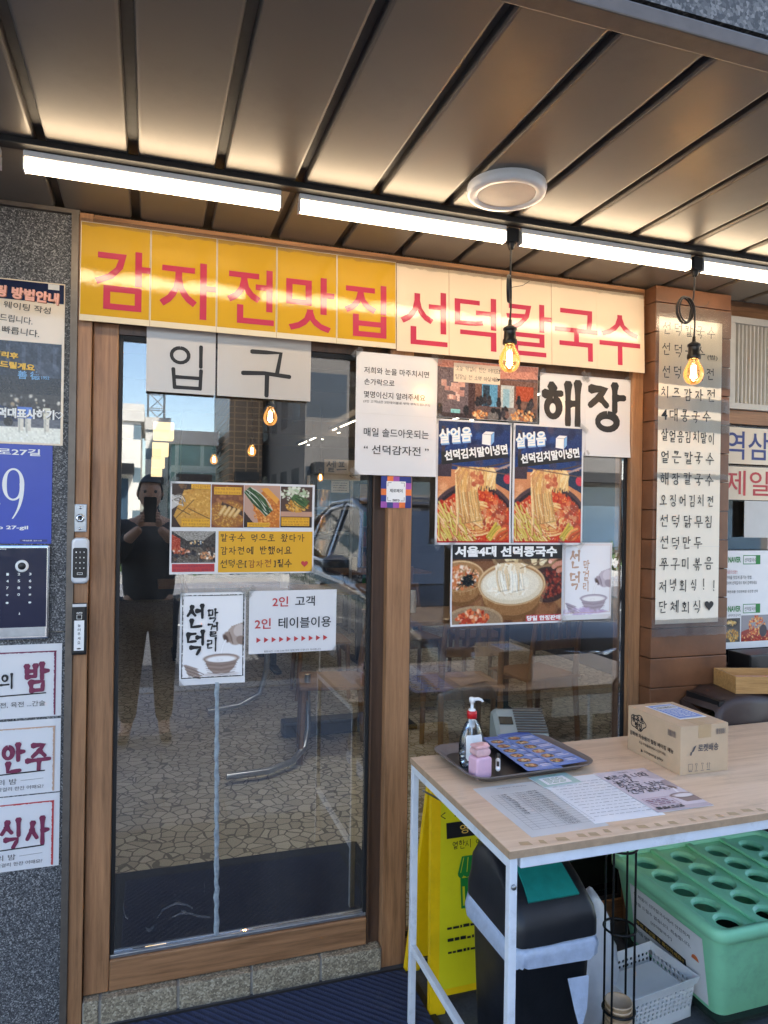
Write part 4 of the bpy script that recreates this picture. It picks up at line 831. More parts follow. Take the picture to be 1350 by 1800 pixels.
# ---- soy milk noodle poster
def soy_cv():
    c = Cv(186, 112, (126, 84, 54)); c.blobs(93, 80, 110, 40, 90, 6, 16, [(140, 92, 58), (112, 70, 44), (150, 104, 66), (96, 60, 40)], .35); c.poly([(0, 0), (186, 0), (186, 16), (0, 16)], (52, 36, 28)); c.rect(0, 0, 186, 24, (70, 48, 36), .6)
    for x in (98, 142): c.ell(x, 18, 34, 18, (150, 120, 84)); c.ell(x, 16, 30, 15, (110, 86, 62)); c.blobs(x, 20, 12, 7, 14, 3, 6, [(232, 214, 170), (214, 190, 140), (240, 228, 196)])
    def brass(cx, cy, rx, ry, dep):
        c.ell(cx, cy+dep, rx*.84, ry*.9, (120, 82, 46)); c.poly([(cx-rx, cy), (cx+rx, cy), (cx+rx*.82, cy+dep), (cx-rx*.82, cy+dep)], (176, 130, 82)); c.ell(cx, cy+dep*.85, rx*.82, ry*.8, (150, 106, 64))
        for i in range(12): t = -1+2*i/11; c.poly([(cx+rx*t*.98, cy), (cx+rx*(t+.12)*.98, cy), (cx+rx*(t+.12)*.8, cy+dep*1.2), (cx+rx*t*.8, cy+dep*1.2)], [(196, 150, 100), (150, 106, 64), (214, 176, 124)][i % 3], .35)
        c.ell(cx, cy, rx, ry, (222, 188, 140)); c.ell(cx, cy+1, rx*.955, ry*.94, (170, 126, 82))
    brass(14, 44, 38, 22, 22); c.blobs(14, 46, 30, 16, 200, 1, 3.5, [(226, 160, 110), (206, 120, 70), (236, 196, 160), (190, 90, 50), (240, 220, 200)], .8); c.blobs(26, 50, 10, 7, 60, 1, 2.6, [(30, 34, 30), (46, 50, 44)])
    for i in range(24): c.seg(26+rng.normal(0, 7), 50+rng.normal(0, 5), 26+rng.normal(0, 9), 50+rng.normal(0, 6), 1, (24, 28, 26))
    c.ell(160, 58, 36, 26, (60, 40, 36)); c.blobs(160, 56, 28, 20, 160, 1, 4, [(130, 44, 34), (96, 30, 26), (160, 70, 50), (70, 30, 28)], .8)
    brass(99, 56, 57, 31, 24); c.ell(99, 58, 53, 27, (222, 206, 176)); c.ell(97, 56, 48, 23, (236, 224, 200)); c.ell(92, 54, 36, 15, (242, 234, 214))
    for i in range(46): x = rng.uniform(64, 118); c.curve([(x+rng.normal(0, 3), 62+rng.uniform(-4, 6)), (x+rng.normal(0, 4), 66+rng.uniform(-3, 6)), (x+rng.normal(6, 5), 62+rng.uniform(-4, 6))], 2, [(250, 242, 226), (226, 208, 176), (240, 226, 200)][i % 3])
    c.strands(78, 30, 84, 64, 16, 8, 2.6, [(246, 234, 210), (230, 206, 166), (252, 246, 230)], 2); c.strands(104, 30, 110, 64, 18, 9, 2.6, [(246, 234, 210), (230, 206, 166), (252, 246, 230)], 2)
    for i in range(20): x = rng.uniform(70, 116); c.curve([(x, 36), (x+3, 28), (x+8, 30), (x+9, 40)], 2.4, [(246, 234, 210), (230, 206, 166)][i % 2])
    c.seg(112, 34, 166, 18, 1.4, (150, 120, 90)); c.curve([(186, 16), (172, 18), (164, 24)], 7, (214, 150, 124)); c.curve([(186, 26), (176, 28), (170, 32)], 7, (206, 140, 116)); c.ell(164, 25, 3, 2.4, (236, 190, 170)); c.curve([(186, 36), (178, 38)], 7, (196, 130, 106))
    c.ell(36, 108, 48, 22, (176, 146, 110)); c.ell(36, 109, 45, 19, (150, 124, 96)); c.blobs(34, 104, 26, 12, 150, 1, 4, [(206, 90, 50), (226, 120, 70), (180, 60, 36), (240, 190, 150), (160, 50, 30)], .85); c.noise(.025, 1); return c
x0, z0 = 1.218, 1.073
s = Sheet('soy_noodle_poster', 'wide dark poster of brass noodle bowls under a black title strip on the window', 'poster', x0, 1.6735, z0, 1.369, YG-.0024, 'film_white')
s.picture(soy_cv(), .006, s.w-.004, .007, s.h-.006); s.rect(.006, s.w-.004, s.h-.058, s.h-.006, 'ink')
s.text('서울4대 선덕콩국수', .014, s.h-.050, .039, 'ink_white', .415, .045); s.rect(.302, s.w-.005, .008, .032, 'ink_red'); s.text('당일 한정판매', .306, .0105, .019, 'ink_white', .142, .04); s.done(); s.curl((.0, .0, .0, .006)); s.front(.0055)
# ---- price list on the column
x0, z0 = 2.015, 1.068
pl = Sheet('price_list', 'tall cream price list of fourteen handwritten menu lines taped to the tiled column', 'menu', x0, 2.309, z0, 2.227, -.0655, 'film_cream_list')
lines = ['선덕칼국수', '선덕국수', '선덕감자전', '치즈감자전', '4대콩국수', '살얼음김치말이', '얼큰칼국수', '해장칼국수', '오징어김치전', '선덕닭무침', '선덕만두', '쭈구미볶음', '저녁회식!!', '단체회식']
for i, t in enumerate(lines):
    v = 2.163-(2.163-1.110)*i/13-z0; h = .046; n = len(t); aw = (.262/n)/h
    if '!' in t: aw = .262/5/h*.92
    if len(t) == 4 and i in (1, 10, 13): aw = 1.16
    hh = h*(.95 if n < 6 else .9)
    pl.brush(t, .013, v, hh, 'ink', .092, .45, aw*h/hh, cw=.86 if n < 6 else .74, jit=.035, stretch=1 if n < 7 else .98)
pl.text('(밥)', .222, 2.079-z0, .022, 'ink', .048); pl.heart(.247, 1.134-z0, .0215, 'ink')
for k in (.293, .585, .872): pl.rect(.001, pl.w-.001, k, k+.0008, 'paper_gray')
pl.done()
# clear tape over the list
def wrap(lb, z0, z1, y=-.0672, x0=1.9995, x1=2.35):
    m = MB(); n = 24; o = 0
    for i in range(n+1):
        x = x0+(x1-x0)*i/n
        m.v += [(x, y-.0006+rng.normal(0, .0004), z0+rng.normal(0, .0012)), (x, y-.0006+rng.normal(0, .0004), z1+rng.normal(0, .0012))]
    for i in range(n): m.f.append((o+2*i, o+2*i+2, o+2*i+3, o+2*i+1)); m.m.append(0); m.sm.append(True)
    tag(m.build('clear_tape', 'film_clear'), lb, 'tape', 'clear tape bands on the column')
wrap('wide band of clear film over the top three lines of the price list', 1.975, 2.275); wrap('clear tape band across the fourth line of the price list', 1.88, 1.93); wrap('clear tape band across the fifth line of the price list', 1.80, 1.85, -.0676); wrap('clear tape band along the bottom edge of the price list', 1.02, 1.085); wrap('thin clear tape band across the middle of the price list', 1.62, 1.64, -.0676)
# ---- signs in the recess
for nm, z0, z1, t, mm, lb in (('district_sign', 1.70, 1.853, '역삼', 'ink_blue', 'cream strip with two large blue letters on the serving window'), ('slogan_sign', 1.549, 1.688, '제일', 'ink_red', 'cream strip with two large red letters on the serving window')):
    s = Sheet(nm, lb, 'sign', 2.462, 2.80, z0, z1, .0865, 'film_cream', 'letter strips on the serving window'); s.text(t, .018, .018, s.h-.034, mm, .232, .008); s.done()
s = Sheet('blank_sheet', 'plain grey white sheet taped inside the serving window below the red letters', 'paper', 2.585, 2.83, 1.391, 1.546, .0875, 'paper_gray'); s.done()
s = Sheet('search_notice', 'white search page notice with green emblem and text lines, upper one on the serving window', 'notice', 2.482, 2.86, 1.106, 1.336, .0862, 'paper', 'search notices')
def naver(s, v):
    s.shape([(.006+.010*math.cos(a), v+.012+.013*math.sin(a)) for a in [2*PI*i/14 for i in range(14)]], 'ink_green'); s.shape([(.008+.006*math.cos(a), v+.019+.006*math.sin(a)) for a in [2*PI*i/10 for i in range(10)]], 'ink_yellow')
    s.text('NAVER', .020, v, .024, 'ink_green', .066, .03); s.frame(.098, .19, v-.008, v+.031, .003, 'ink_green'); s.text('선덕칼국수', .106, v+.002, .017, 'ink', .062); s.rect(.166, .188, v-.006, v+.029, 'ink_green')
naver(s, .180); s.text('처음오신분!!', .008, .133, .015, 'ink_red', .06); s.text('선덕을 맛있게 즐기는 방법', .008, .110, .015, 'ink', .135); s.text('네이버 선덕칼국수 에서 검색하세요', .008, .087, .015, 'ink', .165); s.text('담백한국물! 건강한해장! 든든한 선덕', .008, .052, .012, 'ink', .17); s.done()
s = Sheet('search_notice', 'white search page notice with two food photos, lower one on the serving window', 'notice', 2.484, 2.86, .925, 1.118, .0855, 'paper', 'search notices')
naver(s, .155); s.text('선덕치즈감자전', .020, .134, .011, 'ink', .066)
c = Cv(50, 50, (70, 66, 66)); c.ell(24, 36, 24, 16, (90, 88, 84)); c.blobs(24, 36, 20, 12, 90, 1, 3, GOLD); c.ell(22, 10, 20, 9, (40, 40, 42)); c.blobs(22, 10, 14, 5, 40, 1, 3, [(214, 170, 90), (236, 206, 140)]); s.picture(c, .003, .084, .028, .128)
c = Cv(90, 60, (150, 146, 150)); c.ell(45, 52, 60, 22, (150, 40, 30)); c.blobs(45, 50, 44, 18, 200, 1, 3, [(190, 50, 36), (226, 110, 60), (160, 30, 26), (240, 180, 110)]); c.blobs(50, 24, 26, 22, 200, 1, 3, [(214, 100, 50), (236, 160, 80), (180, 60, 40), (246, 200, 120)]); c.ell(70, 36, 12, 14, (50, 46, 60)); s.picture(c, .090, .24, .028, .138); s.done()
# ---- left wall: waiting guide, address plate, intercom, menu cards
YW = -.0035
x1 = -.0405; x0 = x1-.297; z0 = 1.654
s = Sheet('waiting_guide', 'tall laminated waiting guide poster with a street photo at the top of the granite wall', 'poster', x0, x1, z0, 2.128, YW, 'film_cream')
U = lambda x: x-x0
s.rect(.003, s.w-.003, 2.069-z0, 2.1245-z0, 'ink_navy' if False else 'navy_panel')
for d_, mm in ((.0022, 'ink_brown'), (0, 'ink_pink')): s.text('웨이팅 방법안내', U(-.058)+d_, 2.079-z0-d_, .034, mm, .232, .05, -.06, anchor='r')
s.text('웨이팅 작성', U(-.079), 2.043-z0, .020, 'ink', .123, .004, -.06, anchor='r'); s.text('드립니다.', U(-.126), 2.005-z0, .021, 'ink', .085, .004, -.06, anchor='r'); s.text('빠릅니다.', U(-.108), 1.971-z0, .021, 'ink', .097, .004, -.06, anchor='r')
def street():
    c = Cv(120, 116, (52, 58, 74)); c.blobs(60, 24, 70, 26, 50, 5, 14, [(44, 52, 70), (70, 78, 96), (36, 40, 54)], .5)
    for i in range(7): c.rect(8+i*17, 4, 12+i*17, 30, (84, 94, 116), .6)
    c.rect(0, 40, 120, 62, (30, 30, 36)); c.rect(0, 60, 120, 78, (56, 54, 54)); c.blobs(60, 68, 60, 8, 50, 1, 3, [(170, 150, 120), (120, 120, 124), (210, 206, 196), (50, 46, 46)])
    c.poly([(0, 96), (120, 92), (120, 116), (0, 116)], (240, 240, 228)); c.rect(0, 88, 120, 98, (96, 100, 112)); c.poly([(6, 92), (12, 76), (40, 70), (62, 76), (74, 92)], (34, 48, 84)); c.poly([(18, 78), (40, 73), (54, 78), (50, 82), (20, 83)], (150, 166, 190)); c.ell(20, 93, 5, 5, (20, 20, 24)); c.ell(62, 92, 5, 5, (20, 20, 24))
    for x, q in ((76, (80, 120, 206)), (84, (90, 130, 214)), (104, (226, 222, 204))): c.ell(x, 72, 2.6, 3, (40, 30, 30)); c.rect(x-4, 75, x+4, 88, q); c.rect(x-3, 88, x+3, 102, (226, 220, 206)); c.seg(x-2, 88, x-2, 103, 1.5, (180, 180, 170))
    c.noise(.03, 2); return c
s.picture(street(), .003, s.w-.007, .005, 1.950-z0)
for d_, mm in ((.0016, 'ink'), (0, 'ink_yellow')): s.text('자리 정리후', U(-.162)+d_, 1.905-z0-d_, .018, mm, .12, .045, -.06, anchor='r'); s.text('안내해드릴게요', U(-.118)+d_, 1.876-z0-d_, .020, mm, .16, .045, -.06, anchor='r')
s.text('善 德', U(-.162), 1.842-z0, .024, 'ink_lightblue', .058, .02); s.text('1952', U(-.100), 1.845-z0, .009, 'ink_lightblue', .021, .02)
for d_, mm in ((.0016, 'ink'), (0, 'ink_white')): s.text('선덕대표사하기', U(-.064)+d_, 1.728-z0-d_, .029, mm, .175, .05, 0, anchor='r')
s.line([(U(-.0525)+.010*(16*math.sin(t)**3)/16, 1.743-z0+.010*(13*math.cos(t)-5*math.cos(2*t)-2*math.cos(3*t)-math.cos(4*t))/16) for t in [2*PI*i/26 for i in range(27)]], .0018, 'ink_white')
s.rect(U(-.086), U(-.056), 2.108-z0, 2.124-z0, 'paper_gray'); s.done()
x1 = -.0675; x0 = x1-.33; z0 = 1.3665
s = Sheet('address_plate', 'blue address plate with a large white nine on the granite wall', 'address plate', x0, x1, z0, 1.653, YW+.0005, 'blue_plate', thick=.0025)
s.text('로27길', U(-.100), 1.621-z0, .020, 'ink_white', .112, .02, anchor='r'); s.text('-ro 27-gil', U(-.129), 1.405-z0, .0135, 'ink_white', .098, .025, anchor='r')
def serif9(u, v, w, h):
    P = []
    cx, cy, rx, ry = u+w*.46, v+h*.68, w*.46, h*.32; t = np.linspace(0, 2*PI, 40); th = .16*w*(.25+.95*np.abs(np.cos(t))**1.3)
    vs = [(cx+rx*math.cos(a), cy+ry*math.sin(a)) for a in t]+[(cx+(rx-q)*math.cos(a), cy+(ry-q*.35-.03*h)*math.sin(a)) for a, q in zip(t, th)]
    y = s.Y(); s.cur.add([s.P(a, b, y) for a, b in vs], [(i, i+1, 41+i, 40+i) for i in range(39)], s.mi('ink_white'))
    tt = np.linspace(0, 1, 24); ax = cx+rx*(1-.06*tt-.92*tt**2.6)-.0; ay = cy-(cy-v)*tt; wd = w*.19*(1-.82*tt)+.001
    vs = [(a, b) for a, b in zip(ax, ay)]+[(a-q, b+q*.25) for a, b, q in zip(ax, ay, wd)]; y = s.Y()
    s.cur.add([s.P(a, b, y) for a, b in vs], [(i, i+1, 25+i, 24+i) for i in range(23)], s.mi('ink_white'))
serif9(U(-.198), 1.438-z0, .0625, .146)
s.stroke([(U(-.245), 1.47-z0), (U(-.215), 1.462-z0), (U(-.206), 1.482-z0)], .008, 'ink_white', .2)
s.rect(U(-.150), U(-.078), 1.372-z0, 1.379-z0, 'ink_blue'); s.text('역삼로 27-13', U(-.118), 1.3735-z0, .004, 'ink_white', .05, .02, anchor='c'); s.done()
# intercom
x1 = -.0685; x0 = x1-.24; z0, z1 = 1.0905, 1.3625
ic = thing('intercom', 'dark blue keypad intercom panel with chrome rim on the granite wall', 'intercom', ((x0+x1)/2, 0, (z0+z1)/2))
cx, cz = (x0+x1)/2, (z0+z1)/2; lx = lambda x: x-cx; lz = lambda z: z-cz
hw, hh = (x1-x0)/2, (z1-z0)/2
fixn(bx('rim', 'chrome', ic, -hw, hw, -.016, -.0002, -hh, hh, .006)); bx('face_panel', 'navy_panel', ic, -hw+.008, hw-.008, -.0172, -.0162, -hh+.036, hh-.008)
bx('lower_plate', 'alu', ic, -hw+.008, hw-.010, -.0172, -.0162, -hh+.009, -hh+.0355)
RX = Matrix.Rotation(PI/2, 4, 'X')
cr = MB().lathe([(.0175, 0), (.0175, .003), (.0155, .0045), (.0105, .0045)], n=32, M=Matrix.Translation((lx(-.141), -.0174, lz(1.303))) @ RX).build('camera_ring', 'white_plastic', ic)
MB().lathe([(.0104, .001), (.0104, .0035), (.006, .005), (.0001, .0055)], n=24, M=Matrix.Translation((lx(-.141), -.0174, lz(1.303))) @ RX).build('camera_lens', 'black_plastic', cr)
sh = Sheet('key_symbols', None, None, lx(x0), lx(x1), -hh, hh, -.0172, 'navy_panel', parent=ic)
bpy.data.objects.remove(sh.o); sh.o = ic; PP = lambda x, z: (x-x0, z-z0)
sh.P = lambda u, v, y: (u-hw, -.0176, v-hh)
for r, row in enumerate(['123', '456', '789', '*0#']):
    for q, ch in enumerate(row): u, v = PP(-.178+q*.0325*.9+.002*0, 1.276-r*.0195); sh.text(ch, u, v, .0075 if ch not in '*#' else .006, 'ink_white', .0065, .02, anchor='c')
for q in (0, 2): u, v = PP(-.178+q*.0293, 1.198); sh.shape([(u+.004*math.cos(a), v+.003*math.sin(a)) for a in [i*PI/5 for i in range(10)]], 'ink_white')
u, v = PP(-.148, 1.1665); sh.shape([(u, v-.003), (u+.004, v-.003), (u+.002, v+.005)], 'ink_white'); sh.text('memory', *PP(-.182, 1.349), .004, 'ink_white', .022, .03, anchor='r'); sh.done('key_symbols')
s = Sheet('intercom_label', 'small white label stuck on the lower left of the intercom panel', 'label', -.245, -.197, 1.13, 1.18, -.0182, 'paper'); s.text('호출', .036, .028, .010, 'ink', None, .01, anchor='c'); s.done()
# menu cards
for (z0, z1, big, sm, inkb, bord, lb) in ((.862, 1.0745, '밤', '의', 'ink_maroon', 'ink_maroon', 'topmost of three white menu cards, one big purple letter in a maroon border'), (.640, .8545, '안주', '', 'ink_maroon', 'ink_tan', 'middle one of three white menu cards, two purple letters in a tan border'), (.4225, .6365, '식사', '', 'ink_maroon', 'ink_red', 'lowest of three white menu cards, two purple letters in a red brown border')):
    x1 = -.0335; x0 = x1-.297
    s = Sheet('menu_card', lb, 'menu card', x0, x1, z0, z1, YW, 'film_white', 'menu cards on the granite wall')
    for i in range(60):
        t = i/60; s.rect(s.w-.0195-rng.uniform(0, .002), s.w-.0155, .004+t*(s.h-.026), .004+t*(s.h-.026)+.0045, bord); s.rect(.004+t*(s.w-.02), .004+t*(s.w-.02)+.006, s.h-.0235-rng.uniform(0, .0015), s.h-.0205, bord)
    if sm:
        s.brush('밤', U(-.133), .078, .076, inkb, .17, .8, cw=.86, jit=.0); s.brush('의', U(-.193), .088, .042, 'ink', .13, .8, cw=.8, jit=0); s.text('김치전, 육전 ...간술', s.w-.043, .032, .0165, 'ink_grey', .155, .004, anchor='r'); ly = .066
    else:
        s.brush(big, U(-.188), .068, .078, inkb, .16, .8, .86, cw=.76, jit=.0); s.text('의 밤', U(-.148), .033, .0165, 'ink_grey', .05, .0, anchor='r'); s.line([(U(-.138), .042), (U(-.078), .044)], .0008, 'ink_grey'); s.text('- 막걸리 한잔 어때요?', s.w-.044, .015, .0115, 'ink_grey', .13, .002, anchor='r'); ly = .062
    s.stroke([(U(-.30), ly), (U(-.19), ly+.001), (U(-.075), ly+.004)], .004, 'ink', .9); s.done()
# ---- hardware on the left jamb
t = thing('key_switch', 'steel key switch plate on the wooden jamb above the keypad lock', 'switch', (.0105, -.0065, 1.4425))
fixn(bx('plate', 'alu', t, -.018, .018, -.003, 0, -.041, .041, .002)); MB().lathe([(.0125, 0), (.0125, .003), (.010, .006), (.006, .0065), (.0058, .0045), (.0001, .0045)], n=24, M=Matrix.Translation((0, -.003, .0)) @ RX).build('key_barrel', 'chrome', t)
for z in (-.031, .031): MB().lathe([(.0045, 0), (.004, .0015), (.0001, .002)], n=14, M=Matrix.Translation((0, -.003, z)) @ RX).build('screw', 'chrome', t)
bx('key_slot', 'black_plastic', t, -.001, .001, -.0098, -.0074, -.0035, .0035)
def rbox(m, w, h, d, r, y0, mi=0, n=6):                     # rounded upright plate, front at y0-d
    pts = []
    for cx, cz, a0 in ((w-r, h-r, 0), (-w+r, h-r, PI/2), (-w+r, -h+r, PI), (w-r, -h+r, 1.5*PI)):
        pts += [(cx+r*math.cos(a0+PI/2*i/n), cz+r*math.sin(a0+PI/2*i/n)) for i in range(n+1)]
    k = len(pts); e = min(d*.35, .004)
    rings = [[(a, y0, b) for a, b in pts], [(a, y0-d+e, b) for a, b in pts], [(a*(1-e*.6/w), y0-d+e*.25, b*(1-e*.6/h)) for a, b in pts], [(a*(1-e*1.6/w), y0-d, b*(1-e*1.6/h)) for a, b in pts]]
    vs = sum(rings, []); fs = [(i*k+j, i*k+(j+1) % k, (i+1)*k+(j+1) % k, (i+1)*k+j) for i in range(3) for j in range(k)]+[tuple(range(3*k, 4*k))]
    return m.add(vs, fs, mi)
t = thing('keypad_lock', 'white digital keypad lock with a dark number pad on the jamb', 'lock', (.0135, -.0065, 1.318))
plain('silver_paint', S(206, 208, 212), .35, .3, .03)
fixn(rbox(MB(), .0235, .067, .024, .014, 0).build('body', 'silver_paint', t)); k = fixn(rbox(MB(), .0195, .044, .0015, .006, -.0241).build('number_pad', 'black_plastic', t)); k.location = (0, 0, -.006)
s = Sheet('x', None, None, -.0195, .0195, -.05, .038, -.0258, 'paper', parent=k); bpy.data.objects.remove(s.o); s.o = k; s.P = lambda u, v, y: (u-.0195, -.0259, v-.044)
for r, row in enumerate(['123', '456', '789', '*0#']):
    for q, ch in enumerate(row): s.text(ch, .009+q*.0105, .073-r*.0155, .0042, 'ink_white', .003, .02, anchor='c')
s.frame(.012, .027, .0095, .0155, .0009, 'ink_white'); s.done('digits')
t = thing('call_button', 'slim black call sensor with a white label on the jamb below the keypad lock', 'call button', (.0135, -.0065, 1.1165))
fixn(rbox(MB(), .0205, .0755, .018, .004, 0).build('body', 'black_plastic', t)); bx('top_cap', 'silver_paint', t, -.019, .019, -.0195, -.0181, .066, .0745)
l_ = bx('button_label', 'paper', t, -.0135, .0135, -.0192, -.0181, -.062, .026)
s = Sheet('x', None, None, -.0135, .0135, -.062, .026, 0, 'paper', parent=l_); bpy.data.objects.remove(s.o); s.o = l_; s.P = lambda u, v, y: (u-.0135, -.0195, v-.062)
for i, ch in enumerate('눌러주세요'): s.text(ch, .0135, .069-i*.0125, .0088, 'ink', .0078, .01, anchor='c')
s.text('AUTO', .0135, .108, .0045, 'ink_white', .016, .03, anchor='c'); s.frame(.0065, .0205, .092, .105, .001, 'ink_white'); s.shape([(.0135+.006*math.cos(a), .0055+.0022*math.sin(a)) for a in [i*PI/6 for i in range(12)]], 'ink'); s.done('label_text')
# ================================================================== OBJECTS IN FRONT OF THE SHOP
struct(MB().add([(-3, -1.25, G+.004), (6, -1.25, G+.004), (6, -.001, G+.004), (-3, -.001, G+.004)], [(0, 1, 2, 3)]).build('forecourt', 'asphalt'))
G2 = G+.004
t = thing('door_mat', 'dark blue ribbed door mat lying before the stone sill', 'mat', (.585, -.40, G2))
bx('rubber_border', 'black_gasket', t, -.475, .475, -.37, .372, 0, .006, .002); fixn(MB().box(-.452, .452, -.347, .352, .0062, .013, 0, .003).build('carpet', 'mat_blue', t))
# ---- table
X0, X1, Y0, Y1, ZT = .957, 2.46, -.905, -.283, .74
t = thing('folding_table', 'table with a pale wood veneer top on a white steel frame before the window', 'table', ((X0+X1)/2, (Y0+Y1)/2, G2)); ox, oy = (X0+X1)/2, (Y0+Y1)/2
T = lambda a, b, c, d, e, f: (a-ox, b-ox, c-oy, d-oy, e-G2, f-G2)
top = fixn(MB().box(*T(X0+.002, X1-.002, Y0+.002, Y1-.002, .7225, ZT), 0, .0015).build('table_top', 'veneer', t))
for a in ((X0, X1, Y0, Y0+.0018, .7225, .7385), (X0, X0+.0018, Y0+.002, Y1-.002, .7225, .7385), (X1-.0018, X1, Y0+.002, Y1-.002, .7225, .7385)): bx('edge_band', 'edge_band', top, *T(*a))
for x in (X0+.003, X1-.022):
    for y in (Y0+.003, Y1-.022): bx('leg', 'white_steel', t, *T(x, x+.019, y, y+.019, G2+.008, .722), .002); bx('foot', 'black_plastic', t, *T(x-.001, x+.020, y-.001, y+.020, G2, G2+.0075))
for y in (Y0+.004, Y1-.024): bx('apron', 'white_steel', t, *T(X0+.030, X1-.030, y, y+.016, .697, .7222), .002)
for x in (X0+.004, X1-.024): bx('apron', 'white_steel', t, *T(x, x+.016, Y0+.024, Y1-.024, .697, .7222), .002); bx('stretcher', 'white_steel', t, *T(x, x+.016, Y0+.024, Y1-.024, .168, .188), .002)
MB().tube([(X0+.024-ox, Y1-.05-oy, .655-G2), (X0+.11-ox, Y1-.03-oy, .60-G2)], .003, 6).build('brace_wire', 'steel', t); MB().lathe([(.006, 0), (.006, .004), (.0001, .005)], n=12, M=Matrix.Translation((X0+.012-ox, Y0+.0-oy+.003, .66-G2)) @ RX).build('bolt', 'steel', t)
# torn tape bits on the table edge
for i in range(26):
    m = MB(); x = 1.0+i*.044+rng.normal(0, .006); y = -.893+rng.uniform(0, .01); w_ = rng.uniform(.012, .03); m.add([(x, y, ZT+.0006), (x+w_, y-.006, ZT+.0006), (x+w_*.9, y+.012, ZT+.0009), (x+.003, y+.016, ZT+.0006)], [(0, 1, 2, 3)]); tag(m.build('tape_scrap', 'tape_tan'), 'torn scrap of brown tape along the front edge of the table top', 'tape', 'tape scraps on the table edge')
# ---- tray and what is on it
t = thing('serving_tray', 'grey brown serving tray with a dark inside on the table', 'tray', (1.232, -.408, ZT+.0005), .05)
m = MB()
def rr(w, h, r, n=7): return [(cx+r*math.cos(a0+PI/2*i/n), cy+r*math.sin(a0+PI/2*i/n)) for cx, cy, a0 in ((w-r, h-r, 0), (-w+r, h-r, PI/2), (-w+r, -h+r, PI), (w-r, -h+r, 1.5*PI)) for i in range(n+1)]
prof = [(.165, .115, .03, 0), (.19, .135, .045, .016), (.203, .147, .055, .022), (.204, .148, .055, .0245), (.200, .144, .053, .0245), (.186, .131, .044, .017), (.168, .118, .032, .004)]
R_ = [[(a, b, z) for a, b in rr(w_, h_, r_)] for w_, h_, r_, z in prof]; k = len(R_[0])
m.add(sum(R_, []), [(i*k+j, i*k+(j+1) % k, (i+1)*k+(j+1) % k, (i+1)*k+j) for i in range(len(R_)-1) for j in range(k)], 0, True); fixn(m.build('rim', 'tray_grey', t))
MB().poly(R_[-1]).build('inner_base', 'tray_inner', t); MB().poly(R_[0][::-1]).build('underside', 'tray_grey', t)
ZB = ZT+.005
t = thing('soap_bottle', 'clear pump bottle with a red collar and white label on the tray', 'bottle', (1.098, -.412, ZB))
pr = [(.0005, 0), (.030, 0), (.035, .004), (.037, .02), (.0385, .05), (.037, .075), (.031, .10), (.021, .122), (.013, .132), (.0125, .14)]
b = MB().lathe(pr, n=32, sx=1.02, sy=.62).build('bottle_body', 'clear_plastic', t)
MB().lathe([(.0005, .003), (.028, .003), (.0335, .006), (.0355, .02), (.036, .026), (.0005, .026)], n=32, sx=1.0, sy=.6).build('gel', 'liquid', b)
m = MB(); n = 10; hts = [.022, .030, .045, .060, .075, .088, .094]
for z in hts:
    wd = .021 if z in (hts[0], hts[-1]) else .0255; r = np.interp(z, [p[1] for p in pr], [p[0] for p in pr])
    for i in range(n+1): x = -wd+2*wd*i/n; m.v.append((x, -math.sqrt(max(0, 1-(x/(r*1.02))**2))*r*.62-.0006, z))
for j in range(len(hts)-1):
    for i in range(n): a = j*(n+1)+i; m.f.append((a, a+1, a+n+2, a+n+1)); m.m.append(0); m.sm.append(True)
m.build('label', 'white_plastic', b)
MB().box(-.008, .010, -.0258, -.0256, .047, .0495).build('label_print', 'ink_grey', b)
MB().lathe([(.0125, .138), (.0145, .138), (.0145, .157), (.0125, .159), (.005, .159)], n=28).build('collar', 'red_cap', t)
m = MB().lathe([(.0105, .159), (.0105, .163), (.0045, .165), (.0045, .182), (.008, .183), (.009, .194), (.0075, .197), (.0001, .198)], n=20); m.tube([(0, 0, .191), (.018, -.004, .1925), (.027, -.006, .189), (.031, -.0065, .184)], [.0055, .0048, .004, .003], 10); m.build('pump_head', 'white_plastic', t)
m = MB().lathe([(.0085, .112), (.0085, .138)], n=16).tube([(0, 0, .115), (.002, 0, .012)], .0022, 8); m.build('dip_tube', 'white_plastic', b)
t = thing('pink_bottle', 'small pink plastic bottle with a paler pink lid on the tray', 'bottle', (1.083, -.500, ZB), .15)
fixn(rbox(MB(), .0255, .030, .040, .010, .018).build('body', 'pink_plastic', t)).location = (0, 0, .030)
plain('pink_clear', S(214, 172, 172), .2); fixn(rbox(MB(), .0235, .011, .036, .010, .0165).build('neck_window', 'pink_clear', t)).location = (0, 0, .0715)
m = rbox(MB(), .0225, .004, .034, .004, .0155); fixn(m.build('lid', 'pink_lid', t)).location = (-.001, 0, .087); MB().lathe([(.007, .0), (.0075, .004), (.004, .006), (.0001, .006)], n=14).build('flip_cap', 'pink_lid', t, (.014, -.004, .089))
t = thing('marker_pen', 'white marker pen with a black cap lying on the tray', 'pen', (1.158, -.462, ZB+.0225), math.atan2(.115, .06))
RY = Matrix.Rotation(PI/2, 4, 'Y')
MB().lathe([(.0001, -.062), (.006, -.062), (.0068, -.055), (.0068, .012)], n=16, M=RY).build('barrel', 'white_plastic', t); MB().lathe([(.0075, .0122), (.0078, .05), (.006, .058), (.0001, .0585)], n=16, M=RY).build('cap', 'black_plastic', t); MB().box(-.058, -.02, -.0035, .0035, .0066, .0072).build('barrel_print', 'ink', t)
plain('menu_blue', S(120, 146, 206), .35, 0, .05)
